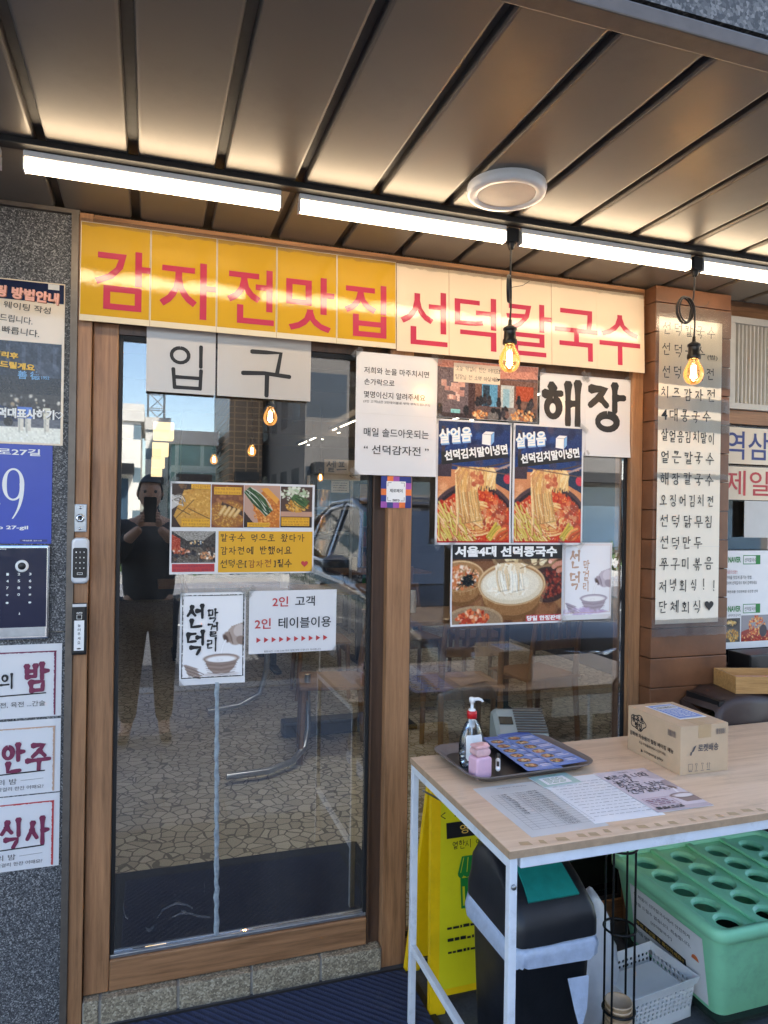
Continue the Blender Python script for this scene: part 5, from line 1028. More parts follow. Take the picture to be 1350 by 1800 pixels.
def menucv(k):
    c = Cv(52, 120, (112, 140, 206)); c.rect(0, 0, 52, 12, (70, 96, 176))
    for r in range(6):
        y = 20+r*17; c.ell(14, y, 10, 6.5, [(60, 56, 56), (80, 60, 50), (70, 66, 60)][(r+k) % 3]); c.blobs(14, y, 8, 4.5, 26, 1, 2.4, [(196, 120, 70), (226, 196, 150), (160, 80, 50), (206, 180, 100)])
        for q in range(3): c.seg(28, y-4+q*4, 28+rng.uniform(10, 20), y-4+q*4, 1.4, (236, 240, 250) if q else (40, 44, 80))
    return c
for i, (x, y, rz, lb, zz) in enumerate(((1.262, -.400, -.02, 'blue picture menu sheet lying half under another across the tray', .0265), (1.338, -.386, .10, 'blue picture menu sheet lying on top of another across the tray', .0285))):
    s = Sheet('menu_sheet', lb, 'menu', -.055, .055, -.15, .15, 0, 'menu_blue', 'menu sheets on the tray', thick=.0006); s.picture(menucv(i), .001, s.w-.001, .001, s.h-.001); s.flat(x, y, ZT+zz, rz)
# ---- papers on the table top
def lorem(s, u, v0, v1, w_, n, m, h=.004):
    for i in range(n):
        v = v1-(v1-v0)*i/max(1, n-1); x = 0
        while x < w_-.006: l = rng.uniform(.006, .022); s.rect(u+x, min(u+w_, u+x+l), v, v+h*rng.uniform(.6, 1), m); x += l+.004
s = Sheet('waiting_list', 'white ruled waiting list sheet, leftmost of the three papers on the table', 'paper', -.105, .105, -.1485, .1485, 0, 'paper_gray', None, thick=.0004)
s.text('선덕칼국수  Waiting list', .06, .272, .007, 'ink_grey', .09); lorem(s, .03, .252, .262, .15, 2, 'paper_gray', .003)
for i in range(17): s.line([(.022, .03+i*.0128), (.192, .03+i*.0128)], .0006, 'ink_grey')
for u in (.022, .042, .085, .115, .155, .192): s.line([(u, .03), (u, .03+16*.0128)], .0006, 'ink_grey')
for i in range(16):
    v = .032+i*.0128
    if i > 5: s.brush('이름', .046+rng.uniform(0, .006), v, .009, 'ink', .1, .3, .9, jit=.08); s.brush('나나', .09, v, .009, 'ink', .1, .3, 1, jit=.1)
    s.brush('다라너두', .118+rng.uniform(0, .004), v, .0085, 'ink', .1, .3, .95, jit=.1)
s.done(); s.curl((.0, .0, .004, .006), tl=.0001, tw=.0001) if 0 else None; s.flat(1.140, -.708, ZT+.0004, .02)
s = Sheet('printed_notice', 'white sheet of small printed lines, middle of the papers on the table', 'paper', -.100, .100, -.1415, .1415, 0, 'paper', None, thick=.0004)
s.text('이용 안내', .06, .262, .009, 'ink_grey', .05); lorem(s, .018, .03, .24, .165, 13, 'ink_light', .0024); s.done(); s.flat(1.322, -.700, ZT+.0012, -.02)
s = Sheet('rice_wine_flyer', 'greyish pink flyer with black brush writing, rightmost paper on the table', 'flyer', -.085, .085, -.137, .137, 0, 'film_white', None, thick=.0006)
c = Cv(85, 137, (220, 206, 210)); c.ell(80, 26, 20, 16, (200, 184, 186), .4); c.ell(80, 60, 12, 14, (176, 158, 158), .4); c.ell(74, 72, 4, 7, (120, 100, 96), -.5); c.curve([(73, 76), (70, 86), (69, 96)], 3, (244, 238, 238)); c.poly([(52, 98), (85, 98), (85, 118), (60, 118)], (150, 128, 122)); c.ell(70, 98, 20, 8, (110, 92, 90)); c.ell(70, 98, 17.5, 6.5, (190, 170, 166)); c.ell(70, 99, 14, 5, (236, 226, 224)); c.rect(0, 126, 85, 137, (176, 156, 158), .5)
s.picture(c, .001, s.w-.001, .001, s.h-.001); s.text('막걸리', .085, .252, .008, 'ink', .03, anchor='c')
for i, q in enumerate(('빠르게 나와', '놀라고,', '맛으로 남는', '선덕칼국수.')): s.brush(q, .010, .214-i*.033, .029, 'ink', .10, .6, .82, jit=.03)
s.frame(.012, .096, .030, .078, .001, 'ink_maroon'); lorem(s, .017, .038, .066, .07, 4, 'ink_maroon', .004); lorem(s, .012, .012, .020, .08, 2, 'ink', .006); s.done(); s.flat(1.492, -.696, ZT+.0021, -.01)
s = Sheet('green_card', 'pale green card half hidden under the front edge of the tray', 'card', -.062, .062, -.04, .04, 0, 'paper', None, thick=.0005)
s.rect(.002, .122, .002, .078, 'stucco_mint'); s.rect(.02, .10, .012, .06, 'paper'); lorem(s, .03, .02, .05, .06, 5, 'ink_green', .003); s.text('네이버', .07, .064, .008, 'ink_green', .03, anchor='c'); s.done(); s.flat(1.276, -.572, ZT+.0030, .06)
# ---- cardboard box
bxw, bxd, bxh = .168, .234, .136
t = thing('cardboard_box', 'brown cardboard delivery box with printed sides and a shipping label on the table', 'box', (1.726, -.520, ZT+.0005), -.005)
fixn(bx('carton', 'cardboard', t, -bxw/2, bxw/2, -bxd/2, bxd/2, 0, bxh, .0015)); bx('flap', 'cardboard', t, -.0835, .0835, -.116, .0, bxh+.0003, bxh+.0018); bx('flap', 'cardboard', t, -.0835, .0835, .0012, .116, bxh+.0003, bxh+.0018)
bx('packing_tape', 'tape_tan', t, -.022, .022, -bxd/2-.0010, bxd/2, bxh+.0021, bxh+.0026); bx('packing_tape', 'tape_tan', t, -.022, .022, -bxd/2-.0010, -bxd/2-.0004, bxh-.035, bxh+.0020)
def side(pf, nm): q = Sheet('x', None, None, 0, 1, 0, 1, 0, 'paper'); bpy.data.objects.remove(q.o); q.o = t; q.P = pf; return q
q = side(lambda u, v, y: (-bxw/2-.0007+y*.6, .112-u, v), 0)
pts = [(.045+.034*math.cos(a)*(1+.10*math.cos(5*a)), .098+.022*math.sin(a)*(1+.12*math.cos(5*a))) for a in [2*PI*i/50 for i in range(51)]]; q.line(pts, .003, 'ink')
q.brush('몽주르', .016, .097, .019, 'ink', .19, .2, .98, jit=0); q.brush('빵집', .030, .078, .018, 'ink', .19, .2, .98, jit=0); q.text('김희애 차승원의 힐링 베이킹 예능', .006, .052, .0135, 'ink', .196, .02); q.text('지금 쿠팡플레이에서 시청하세요', .050, .036, .0085, 'ink', .12, .01); q.text('coupang play', .075, .014, .011, 'ink', .085, .01); q.shape([(.060, .012), (.070, .017), (.060, .023)], 'ink')
for i in range(16): q.rect(.178+i*.0022, .178+i*.0022+rng.uniform(.0006, .0016), .1, .118, 'ink_grey')
q.done('print')
q = side(lambda u, v, y: (-.084+u, -bxd/2-.0012+y*.6, v), 0)
q.text('로켓배송', .060, .062, .022, 'ink_grey', .072, .02); q.shape([(.036, .060), (.046, .066), (.054, .082), (.044, .077)], 'ink_grey'); q.shape([(.032, .054), (.037, .054), (.040, .062), (.034, .064)], 'ink_grey')
for i in range(4):
    u = .034+i*.021; q.frame(u-.0075, u+.0075, .012, .030, .0009, 'ink_grey') if i == 0 else q.line([(u-.004, .029), (u, .020), (u+.004, .029), (u-.004, .029)] if i < 3 else [(u-.003, .013), (u-.003, .029), (u-.006, .024)], .0012, 'ink_grey')
    if i == 3: q.line([(u+.003, .013), (u+.003, .029), (u+.006, .024)], .0012, 'ink_grey')
    elif i: q.line([(u, .020), (u, .012)], .0012, 'ink_grey')
    lorem(q, u-.006, .007, .008, .012, 1, 'ink_grey', .002)
for i in range(16): q.rect(.122+i*.0022, .122+i*.0022+rng.uniform(.0006, .0016), .108, .124, 'ink_grey')
q.done('print')
s = Sheet('shipping_label', None, None, -.05, .05, -.075, .075, 0, 'paper', parent=t, thick=.0004); s.rect(.006, .094, .008, .142, 'menu_blue'); s.rect(.012, .088, .100, .13, 'paper')
for i in range(22): s.rect(.014+i*.0033, .014+i*.0033+rng.uniform(.001, .0024), .105, .125, 'ink')
lorem(s, .014, .02, .09, .07, 7, 'paper', .005); s.done('label_print'); s.o.location = (.010, .018, bxh+.0031); s.o.rotation_euler = (-PI/2, 0, .05)
q = side(lambda u, v, y: (.040+v, .10-u, bxh+.0022-y*.6), 0); q.text('coupang', .0, .006, .016, 'ink_grey', .075, .01); q.done('print')
# ---- appliance behind the table
t = thing('air_purifier', 'grey green air purifier with a ribbed sloping top standing between table and window', 'appliance', (1.385, -.175, G2-.028), -.32)
pf = [(-.09, 0), (-.095, .82), (-.085, .855), (.03, .905), (.075, .90), (.095, .87), (.095, 0)]
fixn(MB().prism(pf, lambda a, b: (-.085, a, b), lambda a, b: (.085, a, b)).build('casing', 'appliance', t)).modifiers.new('bevel', 'BEVEL').width = .012
m = MB()
for i in range(10):
    y0, z0 = -.083+i*.0118, .8575+i*.00515; x = -.008
    M = Matrix.Translation((.032, y0+.012, z0+.006)) @ Matrix.Rotation(.41, 4, 'X'); m.box(-.05, .05, -.0025, .0025, -.001, .003, M=M)
m.build('vent_ribs', 'grille_dark', t)
M = Matrix.Translation((-.048, -.02, .885)) @ Matrix.Rotation(.41, 4, 'X'); MB().box(-.022, .022, -.018, .018, -.001, .002, M=M).build('display', 'screen', t)
# ---- yellow A board
t = thing('sandwich_board', 'yellow folding floor sign with opening hours between the door post and the table', 'floor sign', (1.235, -.17, G2))
def panel(name, yb, yt, sgn):
    H = .735; wt, wb = .165, .195
    f = lambda x, z, o: (x, yb+(yt-yb)*z/H-sgn*o, z)
    out = [(-wb, 0), (-wb+.05, 0), (-wb+.06, .05), (wb-.06, .05), (wb-.05, 0), (wb, 0), (wt, H-.02), (wt-.02, H), (-wt+.02, H), (-wt, H-.02)]
    return fixn(MB().prism(out, lambda a, b: f(a, b, 0), lambda a, b: f(a, b, -.022)).build(name, 'yellow_plastic', t)), f
fp, ff = panel('front_panel', -.10, -.012, 1); panel('rear_panel', .14, .014, -1)
fw = lambda u, v, o=.001: ff(u, v, o)
m = MB(); sw = lambda z: .195-.035*z/.735-.028
m.poly([fw(-sw(.07), .07), fw(sw(.07), .07), fw(sw(.69), .69), fw(-sw(.69), .69)]); m.build('paper_face', 'yellow_sheet', fp)
q = side(None, 0); q.o = fp; q.P = lambda u, v, y: ff(u, v, .0012-y)
q.stroke([(-.125, .588), (-.140, .580), (-.125, .570)], .003, 'ink', .2); q.text('11', -.092, .572, .024, 'ink', .022, 0, 0, .2); q.brush('시', -.064, .570, .026, 'ink', .09, .3, 1, jit=.02)
q.rect(-.122, .115, .508, .556, 'ink'); q.text('영업', -.075, .518, .028, 'ink_yellow', .064, .01); q.brush('열한시 영업개시', -.105, .474, .024, 'ink', .08, .3, .98, jit=.04)
for a, b, c_, d_ in ((-.075, .005, .36, .385), (-.068, -.002, .39, .44)): q.rect(a, b, c_, d_, 'ink_green')
q.shape([(-.072, .45), (.002, .45), (.018, .40), (-.088, .40)], 'ink_green')
for i in range(5): q.shape([(-.088+i*.0212+.0106+.0106*math.cos(a), .40+.014*math.sin(a)) for a in [-i2*PI/8 for i2 in range(9)]], 'ink_green'); q.line([(-.066+i*.0155, .445), (-.078+i*.0215, .402)], .002, 'yellow_sheet')
q.rect(-.080, -.074, .30, .388, 'ink_green'); q.rect(.004, .010, .30, .388, 'ink_green'); q.rect(-.08, .01, .295, .303, 'ink_green'); q.rect(-.066, -.04, .32, .365, 'ink_green'); q.rect(-.028, -.008, .30, .365, 'ink_green')
lorem(q, -.13, .17, .24, .24, 3, 'ink', .010); q.done()
# ---- bin
t = thing('waste_bin', 'black waste bin with a teal flap lid and a white bag under the table', 'bin', (1.185, -.60, G2))
B = lambda w0, d0, z0, w1, d1, z1, r: [[(a, b, z0) for a, b in rr(w0, d0, r, 5)], [(a, b, z1) for a, b in rr(w1, d1, r, 5)]]
def loft(rings, closed_top=False, closed_bot=False):
    m = MB(); k = len(rings[0]); m.add(sum(rings, []), [(i*k+j, i*k+(j+1) % k, (i+1)*k+(j+1) % k, (i+1)*k+j) for i in range(len(rings)-1) for j in range(k)], 0, True)
    if closed_top: m.poly(rings[-1])
    if closed_bot: m.poly(rings[0][::-1])
    return m
def ring(w_, d_, z, r=.035, n=5): return [(a, b, z) for a, b in rr(w_, d_, r, n)]
fixn(loft([ring(.092, .105, 0), ring(.098, .115, .02), ring(.112, .135, .455), ring(.116, .142, .46), ring(.116, .142, .475)], True, True).build('body', 'bin_black', t))
bag = []
for z, o in ((.478, -.002), (.474, .006), (.465, .009), (.448, .011), (.428, .009)):
    bag.append([(a*(1+rng.normal(0, .012)), b*(1+rng.normal(0, .012)), z+(rng.normal(0, .004) if z > .4 else rng.normal(-.0, .014))) for a, b in rr(.116+o, .142+o, .035, 9)])
loft(bag).build('liner_bag', 'bag', t, smooth=True)
m = MB(); tl = [(-.03, -.152, .35), (.03, -.155, .35), (.024, -.158, .27), (.004, -.160, .215), (-.012, -.158, .27)]; m.poly([(x+.05, y-.004, z+.04) for x, y, z in tl]); m.build('bag_corner', 'bag', t)
lid = [ring(.166, .150, .48), ring(.166, .150, .515), ring(.160, .142, .545), ring(.152, .115, .588), ring(.142, .075, .622), ring(.13, .05, .630)]
lid = [[(a*.73, b+(.03 if z > .55 else 0)+(.02 if z > .62 else 0), z) for a, b, z in r] for r in lid]
fixn(loft(lid, True, True).build('lid', 'bin_black', t))
# flap set into the sloping front
m = MB(); fpnts = [(-.095, -.112, .567), (.105, -.112, .567), (.098, -.080, .590), (-.088, -.080, .590), (.092, -.022, .624), (-.082, -.022, .624)]
fl = [Vector((p[0]*.73, p[1], p[2]))+Vector((0, -.006, .006)) for p in fpnts]; m.add(fl, [(0, 1, 2, 3), (3, 2, 4, 5)]); o = m.build('flap', 'teal', t); so_ = o.modifiers.new('s', 'SOLIDIFY'); so_.thickness = .006
# ---- white bag, basket, cup rack
plain('bag_white', S(222, 222, 224), .35, 0, .06, 30, .5, 40)
m = MB(); n = 20; prof = [(.02, 0), (.095, .004), (.115, .05), (.120, .13), (.112, .22), (.09, .31), (.07, .37), (.055, .395), (.02, .385), (.0005, .36)]
for i, (r, z) in enumerate(prof):
    for j in range(n): a = 2*PI*j/n; k_ = 1+.13*math.sin(3*a+z*9)+.09*math.sin(7*a-z*21)+.05*math.sin(11*a+z*33); m.v.append((r*k_*math.cos(a), r*k_*.62*math.sin(a), z+.012*math.sin(5*a+i) if 2 < i else z))
for i in range(len(prof)-1):
    for j in range(n): m.f.append((i*n+j, i*n+(j+1) % n, (i+1)*n+(j+1) % n, (i+1)*n+j)); m.m.append(0); m.sm.append(True)
tag(m.build('plastic_bag', 'bag_white', loc=(1.455, -.425, G2+.001)), 'crumpled white plastic bag standing behind the wire cup rack', 'bag')
t = thing('cup_rack', 'tall black wire rack holding a stack of paper cups in front of the white basket', 'rack', (1.425, -.665, G2))
m = MB()
for z in (.012, .21, .43, .648): m.tube([(.042*math.cos(2*PI*i/24), .042*math.sin(2*PI*i/24), z) for i in range(24)], .0032, 6, closed=True)
for i in range(4): a = i*PI/2+.5; m.tube([(.042*math.cos(a), .042*math.sin(a), z) for z in (.008, .65)], .0032, 6)
m.build('wire_frame', 'wire_black', t); bx('base_plate', 'wire_black', t, -.06, .06, -.05, .05, 0, .007, .003)
for i in range(11):
    MB().lathe([(.0005, .0), (.026, .0), (.0345, .085), (.0362, .0855), (.0362, .0885), (.034, .089)], n=24).build('paper_cup', 'cup_tan', t, (0, 0, .0085+i*.0135))
t = thing('plastic_basket', 'white perforated plastic basket on the ground beside the green umbrella stand', 'basket', (1.685, -.435, G2), .12)
def perf_wall(m, p0, p1, z0, z1, flare, nx, nz, thick=.003):
    """wall with round-ish holes: a grid of cells each with an octagonal hole"""
    p0, p1 = Vector(p0), Vector(p1); d = p1-p0; nrm = Vector((d.y, -d.x, 0)).normalized()
    f = lambda u, v: tuple(p0+d*u+Vector((0, 0, z0+(z1-z0)*v))+nrm*flare*v)
    ru, rv = .33/nx, .33/nz
    for i in range(nx):
        for j in range(nz):
            cu, cv = (i+.5)/nx, (j+.5)/nz
            sq = [(cu+.5/nx*a, cv+.5/nz*b) for a, b in ((-1, -1), (0, -1), (1, -1), (1, 0), (1, 1), (0, 1), (-1, 1), (-1, 0))]
            oc = [(cu+ru*math.cos(a), cv+rv*math.sin(a)) for a in [(-3*PI/4)+k*PI/4 for k in range(8)]]
            m.add([f(*q) for q in sq]+[f(*q) for q in oc], [(k, (k+1) % 8, 8+(k+1) % 8, 8+k) for k in range(8)])
m = MB(); w_, d_ = .118, .082
cs = [(-w_, -d_), (w_, -d_), (w_, d_), (-w_, d_)]
for i in range(4): a, b = cs[i], cs[(i+1) % 4]; perf_wall(m, (*a, 0), (*b, 0), .03, .105, .012, 14 if i % 2 == 0 else 10, 5)
o = m.build('perforated_wall', 'white_plastic', t); o.modifiers.new('s', 'SOLIDIFY').thickness = .0028
m = MB()
for z0, z1, f0, f1 in ((0, .03, 0, .0), (.105, .128, .012, .018)):
    for i in range(4):
        a, b = cs[i], cs[(i+1) % 4]; d = Vector((b[0]-a[0], b[1]-a[1], 0)); nr = Vector((d.y, -d.x, 0)).normalized(); A, Bq = Vector((*a, 0)), Vector((*b, 0)); e = d.normalized()
        m.add([tuple(A+nr*f0-e*f0+Vector((0, 0, z0))), tuple(Bq+nr*f0+e*f0+Vector((0, 0, z0))), tuple(Bq+nr*f1+e*f1+Vector((0, 0, z1))), tuple(A+nr*f1-e*f1+Vector((0, 0, z1)))], [(0, 1, 2, 3)])
m.add([(*c_, .003) for c_ in cs], [(0, 1, 2, 3)]); o = m.build('rim_and_base', 'white_plastic', t); o.modifiers.new('s', 'SOLIDIFY').thickness = .003
bx('sheet_inside', 'paper', t, -.10, .10, -.06, .06, .09, .094)
# ---- green umbrella stand with round holes
ux, uy = 2.160, -.350
t = thing('umbrella_stand', 'mint green plastic umbrella stand with rows of numbered round holes under the table', 'umbrella stand', (ux, uy, G2))
ha, hb = .350, .268; zt = .318
fixn(loft([ring(ha-.055, hb-.06, 0, .03), ring(ha-.050, hb-.055, .006, .035), ring(ha-.012, hb-.014, zt-.045, .04), ring(ha-.010, hb-.012, zt-.04, .04), ring(ha+.004, hb+.003, zt-.036, .045), ring(ha+.006, hb+.005, zt-.010, .047), ring(ha, hb, zt, .045), ring(ha-.018, hb-.018, zt, .035), ring(ha-.022, hb-.022, zt-.016, .032)]).build('body', 'green_plastic', t))
# top plate: cells with round sunken holes; ridges run front to back
nx, ny, pxs, pys = 4, 5, .158, .094; zp = zt-.017; m = MB(); hd = MB(); n = 24
xs = [-.25+i*pxs for i in range(nx)]; ys = [-.195+j*pys for j in range(ny)]
X_ = [-ha+.02]+[(a+b)/2 for a, b in zip(xs, xs[1:])]+[ha-.02]; Y_ = [-hb+.02]+[(a+b)/2 for a, b in zip(ys, ys[1:])]+[hb-.02]
for i, cx in enumerate(xs):
    for j, cy in enumerate(ys):
        x0, x1, y0, y1 = X_[i], X_[i+1], Y_[j], Y_[j+1]; o = len(m.v); per = []
        rise = .010
        for k in range(n):
            a = 2*PI*k/n; c_, s_ = math.cos(a), math.sin(a); tx = ((x1-cx) if c_ > 0 else (x0-cx))/c_ if abs(c_) > 1e-6 else 1e9; ty = ((y1-cy) if s_ > 0 else (y0-cy))/s_ if abs(s_) > 1e-6 else 1e9; q = min(tx, ty); per.append((cx+c_*q, cy+s_*q))
        for q in range(4): pass
        R1, R2 = .044, .036
        rings = [[(x, y, zp+(0 if abs(x-cx) < .04 else 0)) for x, y in per], [(cx+R1*math.cos(2*PI*k/n), cy+R1*math.sin(2*PI*k/n), zp) for k in range(n)], [(cx+R2*math.cos(2*PI*k/n), cy+R2*math.sin(2*PI*k/n), zp-.007) for k in range(n)], [(cx+R2*math.cos(2*PI*k/n), cy+R2*math.sin(2*PI*k/n), zp-.016) for k in range(n)]]
        vs = sum(rings, []); corners = [(x0, y0, zp), (x1, y0, zp), (x1, y1, zp), (x0, y1, zp)]
        m.add(vs, [(a*n+k, a*n+(k+1) % n, (a+1)*n+(k+1) % n, (a+1)*n+k) for a in range(3) for k in range(n)])
        for cq in corners:
            k = min(range(n), key=lambda k_: abs(((math.atan2(cq[1]-cy, cq[0]-cx)-2*PI*k_/n)+1e-9) % (2*PI)))
            k2 = (k+1) % n; m.add([per[k]+(zp,), cq, per[k2]+(zp,)], [(0, 1, 2)])
fixn(m.build('hole_plate', 'green_plastic', t)); hd.box(-ha+.03, ha-.03, -hb+.03, hb-.03, .02, .03).build('hole_shade_plate', 'hole_shade', t)  # near-black plate stands in for the shade inside the holes
for i in range(nx-1):
    x = (xs[i]+xs[i+1])/2; bx('ridge', 'green_plastic', t, x-.012, x+.012, -hb+.022, hb-.022, zp+.0008, zp+.012, .004)
q = side(lambda u, v, y: (u, v, zp+.0012-y*.6), 0); c_ = 20
for i in range(nx):
    for j in range(ny): q.text(str(1+i*ny+(ny-1-j)), xs[i]-.0, ys[j]-.048, .008, 'ink', None, .01, anchor='c')
q.done('numbers')
def onside(u, z): k_ = z/(zt-.045); return (-(ha-.050+(.038)*k_)-.0035, .16-u, z)
m = MB(); m.poly([onside(0, .045), onside(.345, .045), onside(.345, .255), onside(0, .255)]); nt_ = m.build('taped_notice', 'paper', t)
q = side(lambda u, v, y: tuple(Vector(onside(u, v))+Vector((-.0004+y*.6, 0, 0))), 0); q.o = nt_
for i, l_ in enumerate(('본 제품이 선덕칼국수에서 안전하게', '물을 드릴수 없습니다. 죄송합니다.', '[선덕칼국수]')): q.text(l_, .02 if i < 2 else .1, .222-i*.03, .013, 'ink', .27 if i < 2 else .1, .004)
q.rect(.015, .26, .115, .138, 'ink'); q.text('주의 우산을 꼭 확인하세요!!', .02, .119, .014, 'ink_yellow', .23, .01); q.text('마음 상하지 않게 내리세요 소나기 주의', .018, .085, .015, 'ink', .28, .006)
q.shape([(.305+.016*math.cos(a), .165+.016*math.sin(a)) for a in [i*PI/10 for i in range(11)]], 'ink_orange'); q.done('notice_text')
# ---- covered counter right of the column
t = thing('covered_counter', 'wall counter draped with dark brown vinyl right of the tiled column', 'counter', (2.75, -.165, .45))
m = MB(); nx_, = (26,); prof = [(.096, .33), (.097, .376), (.085, .380), (-.07, .379), (-.085, .372), (-.095, .345), (-.098, .25), (-.103, .12), (-.102, .0)]
for i in range(nx_+1):
    x = -.62+1.24*i/nx_; f_ = max(0, 1-i/2.2)
    for j, (y, z) in enumerate(prof):
        wv = (.010*math.sin(x*24+j*.6)+.006*math.sin(x*61+j*1.9))*(1 if j > 5 else .35); m.v.append((x-(.012 if j > 4 else 0)*f_, y+wv, z-.045*f_**2+.004*math.sin(x*17+y*30)+.003*math.sin(x*47-y*55)))
k = len(prof); m.f = [(i*k+j, (i+1)*k+j, (i+1)*k+j+1, i*k+j+1) for i in range(nx_) for j in range(k-1)]; m.m = [0]*len(m.f); m.sm = [True]*len(m.f)
o = len(m.v); m.add([(-.625, .096, .28), (-.64, .0, .0), (-.635, -.102, .0), (-.622, -.095, .30), (-.62, .08, .335)], [(0, 1, 2, 3, 4)])
cv_ = fixn(m.build('vinyl_cover', 'brown_vinyl', t)); cv_.modifiers.new('s', 'SOLIDIFY').thickness = .003
bx('counter_board', 'dark_metal', t, -.60, .62, -.08, .085, .335, .365)
for x in (-.2, .45): bx('bracket', 'dark_metal', t, x-.012, x+.012, -.06, .22, .30, .334)
t = thing('wooden_tray', 'bamboo box tray with a pinkish base on the brown covered counter', 'tray', (2.42, -.195, .832), -.26)
w_, d_ = .165, .078
for a in ((-w_, w_, -d_, -d_+.009), (-w_, w_, d_-.009, d_), (-w_, -w_+.009, -d_+.0092, d_-.0092), (w_-.009, w_, -d_+.0092, d_-.0092)): bx('side_board', 'tray_wood', t, *a, 0, .062, .001)
bx('base_board', 'pinkish_board', t, -w_+.0095, w_-.0095, -d_+.0095, d_-.0095, .028, .034)
fixn(tag(bx('dark_box', 'black_plastic', None, 2.47, 2.86, -.068, .05, .835, .93, .006), 'low black box behind the bamboo tray at the serving window', 'box')); bpy.data.objects['dark_box'].location.z = 0
# ================================================================== INSIDE THE SHOP
struct(MB().add([(-2.9, .1, .0), (4.9, .1, .0), (4.9, 11.9, .0), (-2.9, 11.9, .0)], [(0, 1, 2, 3)]).build('floor', 'mosaic'))
di = thing('dining_room', 'dim dining room walls and dark ceiling behind the glass', 'room')
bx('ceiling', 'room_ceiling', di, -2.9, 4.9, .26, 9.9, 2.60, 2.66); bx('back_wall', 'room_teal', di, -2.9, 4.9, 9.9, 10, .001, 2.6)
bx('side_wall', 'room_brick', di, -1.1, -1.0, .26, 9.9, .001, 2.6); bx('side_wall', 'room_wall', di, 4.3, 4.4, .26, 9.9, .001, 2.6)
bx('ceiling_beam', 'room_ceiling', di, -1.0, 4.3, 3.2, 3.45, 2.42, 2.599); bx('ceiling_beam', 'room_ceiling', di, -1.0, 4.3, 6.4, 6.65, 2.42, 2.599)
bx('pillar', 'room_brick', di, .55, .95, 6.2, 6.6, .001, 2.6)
t = bx('entry_mat', 'entry_mat', None, .06, 1.10, .12, .752, .001, .012, .003); tag(t, 'black ribbed mat on the mosaic floor just inside the sliding door', 'mat')
for x, lb in ((2.35, 'dark ceiling track with small spots along the middle of the dining room'), (3.3, 'dark ceiling track with small spots deeper on the right of the dining room')):
    t = thing('ceiling_track', lb, 'track', (x, 4.5, 2.5), 0, 'ceiling tracks in the dining room'); bx('rail', 'track', t, -.02, .02, -4, 4, 0, .03); fixn(bx('lamp_strip', 'strip_glow', t, .0215, .0415, -3.6, 4, -.004, .012))
    for i in range(9):
        y = -3.6+i*.85; MB().lathe([(.022, 0), (.022, -.07)], c=(0, y, -.005), n=12).build('spot', 'track', t); MB().lathe([(.019, -.071), (.0001, -.071)], c=(0, y, -.005), n=12).build('spot_lens', 'spot_glow', t)
t = thing('fill_lamp', 'flat fill lamp added out of view inside just behind the sliding door header', 'ceiling lamp', (1.25, 1.0, 2.56)); bx('frame', 'white_plastic', t, -.55, .55, -.2, .2, .012, .038); fixn(bx('diffuser', 'fill_glow', t, -.53, .53, -.18, .18, 0, .0115))  # fill light hidden by the header, added to brighten the floor near the door
plabs = [(.72, .95, 1.86, 'small lit bulb inside nearest the sliding door glass'), (.93, 3.1, 1.88, 'small lit bulb inside behind the nearest one, hung a little to its right'), (.72, 3.9, 1.86, 'small lit bulb inside, left of the two hanging beyond the nearest'),
         (1.95, 5.2, 1.80, 'faint lit bulb far inside behind the tall notice edge'), (2.1, 6.3, 1.72, 'faint lit bulb far inside above the drinks fridge'), (3.2, 4.6, 1.9, 'faint lit bulb far inside behind the noodle posters'), (3.0, 2.3, 1.9, 'lit bulb inside behind the big brush letters')]
for i, (x, y, z, lb) in enumerate(plabs): pendant((x, y, z), lb, 1 if i < 3 else 0, .03, .5+i, sc=1.0, group='filament bulbs in the dining room', adaptor=False, seed=i, cordtop=2.6-z)
for i, (y, z) in enumerate(((3.4, 2.0), (4.9, 1.98), (6.6, 1.96), (8.4, 1.94))):
    t = thing('lantern', ['square warm lantern inside, nearest of the row along the left wall', 'square warm lantern inside, second of the row along the left wall', 'square warm lantern inside, third of the row along the left wall', 'square warm lantern inside, farthest of the row along the left wall'][i], 'lantern', (.30, y, z), 0, 'square lanterns along the left wall')
    fixn(bx('shade', 'room_lamp', t, -.075, .075, -.075, .075, 0, .13, .01)); bx('frame', 'track', t, -.08, .08, -.08, .08, .1305, .14); MB().tube([(0, 0, .14), (0, 0, 2.6-z)], .004, 6).build('cord', 'cord', t)
def chair(loc, rz, lb, src=[None]):
    if src[0] is None:
        t = thing('wooden_chair', lb, 'chair', (0, 0, 0), 0, 'wooden chairs in the dining room')
        bx('seat', 'chair_wood', t, -.21, .21, -.20, .21, .43, .45, .006)
        for x in (-.19, .19): MB().tube([(x, -.19, 0), (x*.97, -.175, .43)], [.016, .02], 8).build('leg', 'chair_wood', t); MB().tube([(x, .22, 0), (x*.97, .19, .43), (x*.95, .215, .65), (x*.93, .25, .86)], [.016, .02, .018, .015], 8).build('leg', 'chair_wood', t)
        for z, y in ((.83, .245), (.66, .215)): bx('back_rail', 'chair_wood', t, -.17, .17, y-.009, y+.009, z-.03, z+.03, .004)
        m = MB()
        for x in (-.1, -.035, .035, .1): m.box(x-.012, x+.012, .212, .226, .688, .802)
        m.build('back_slats', 'chair_wood', t); bx('apron', 'chair_wood', t, -.175, .175, -.17, -.15, .37, .428); bx('apron', 'chair_wood', t, -.175, .175, .17, .185, .37, .428); src[0] = t
    else: t = dup(src[0], loc, rz, lb)
    t.location = loc; t.rotation_euler = (0, 0, rz); return t
chair((1.28, 1.95, .001), -1.75, 'pale wooden chair inside by the bent pipe behind the door glass')
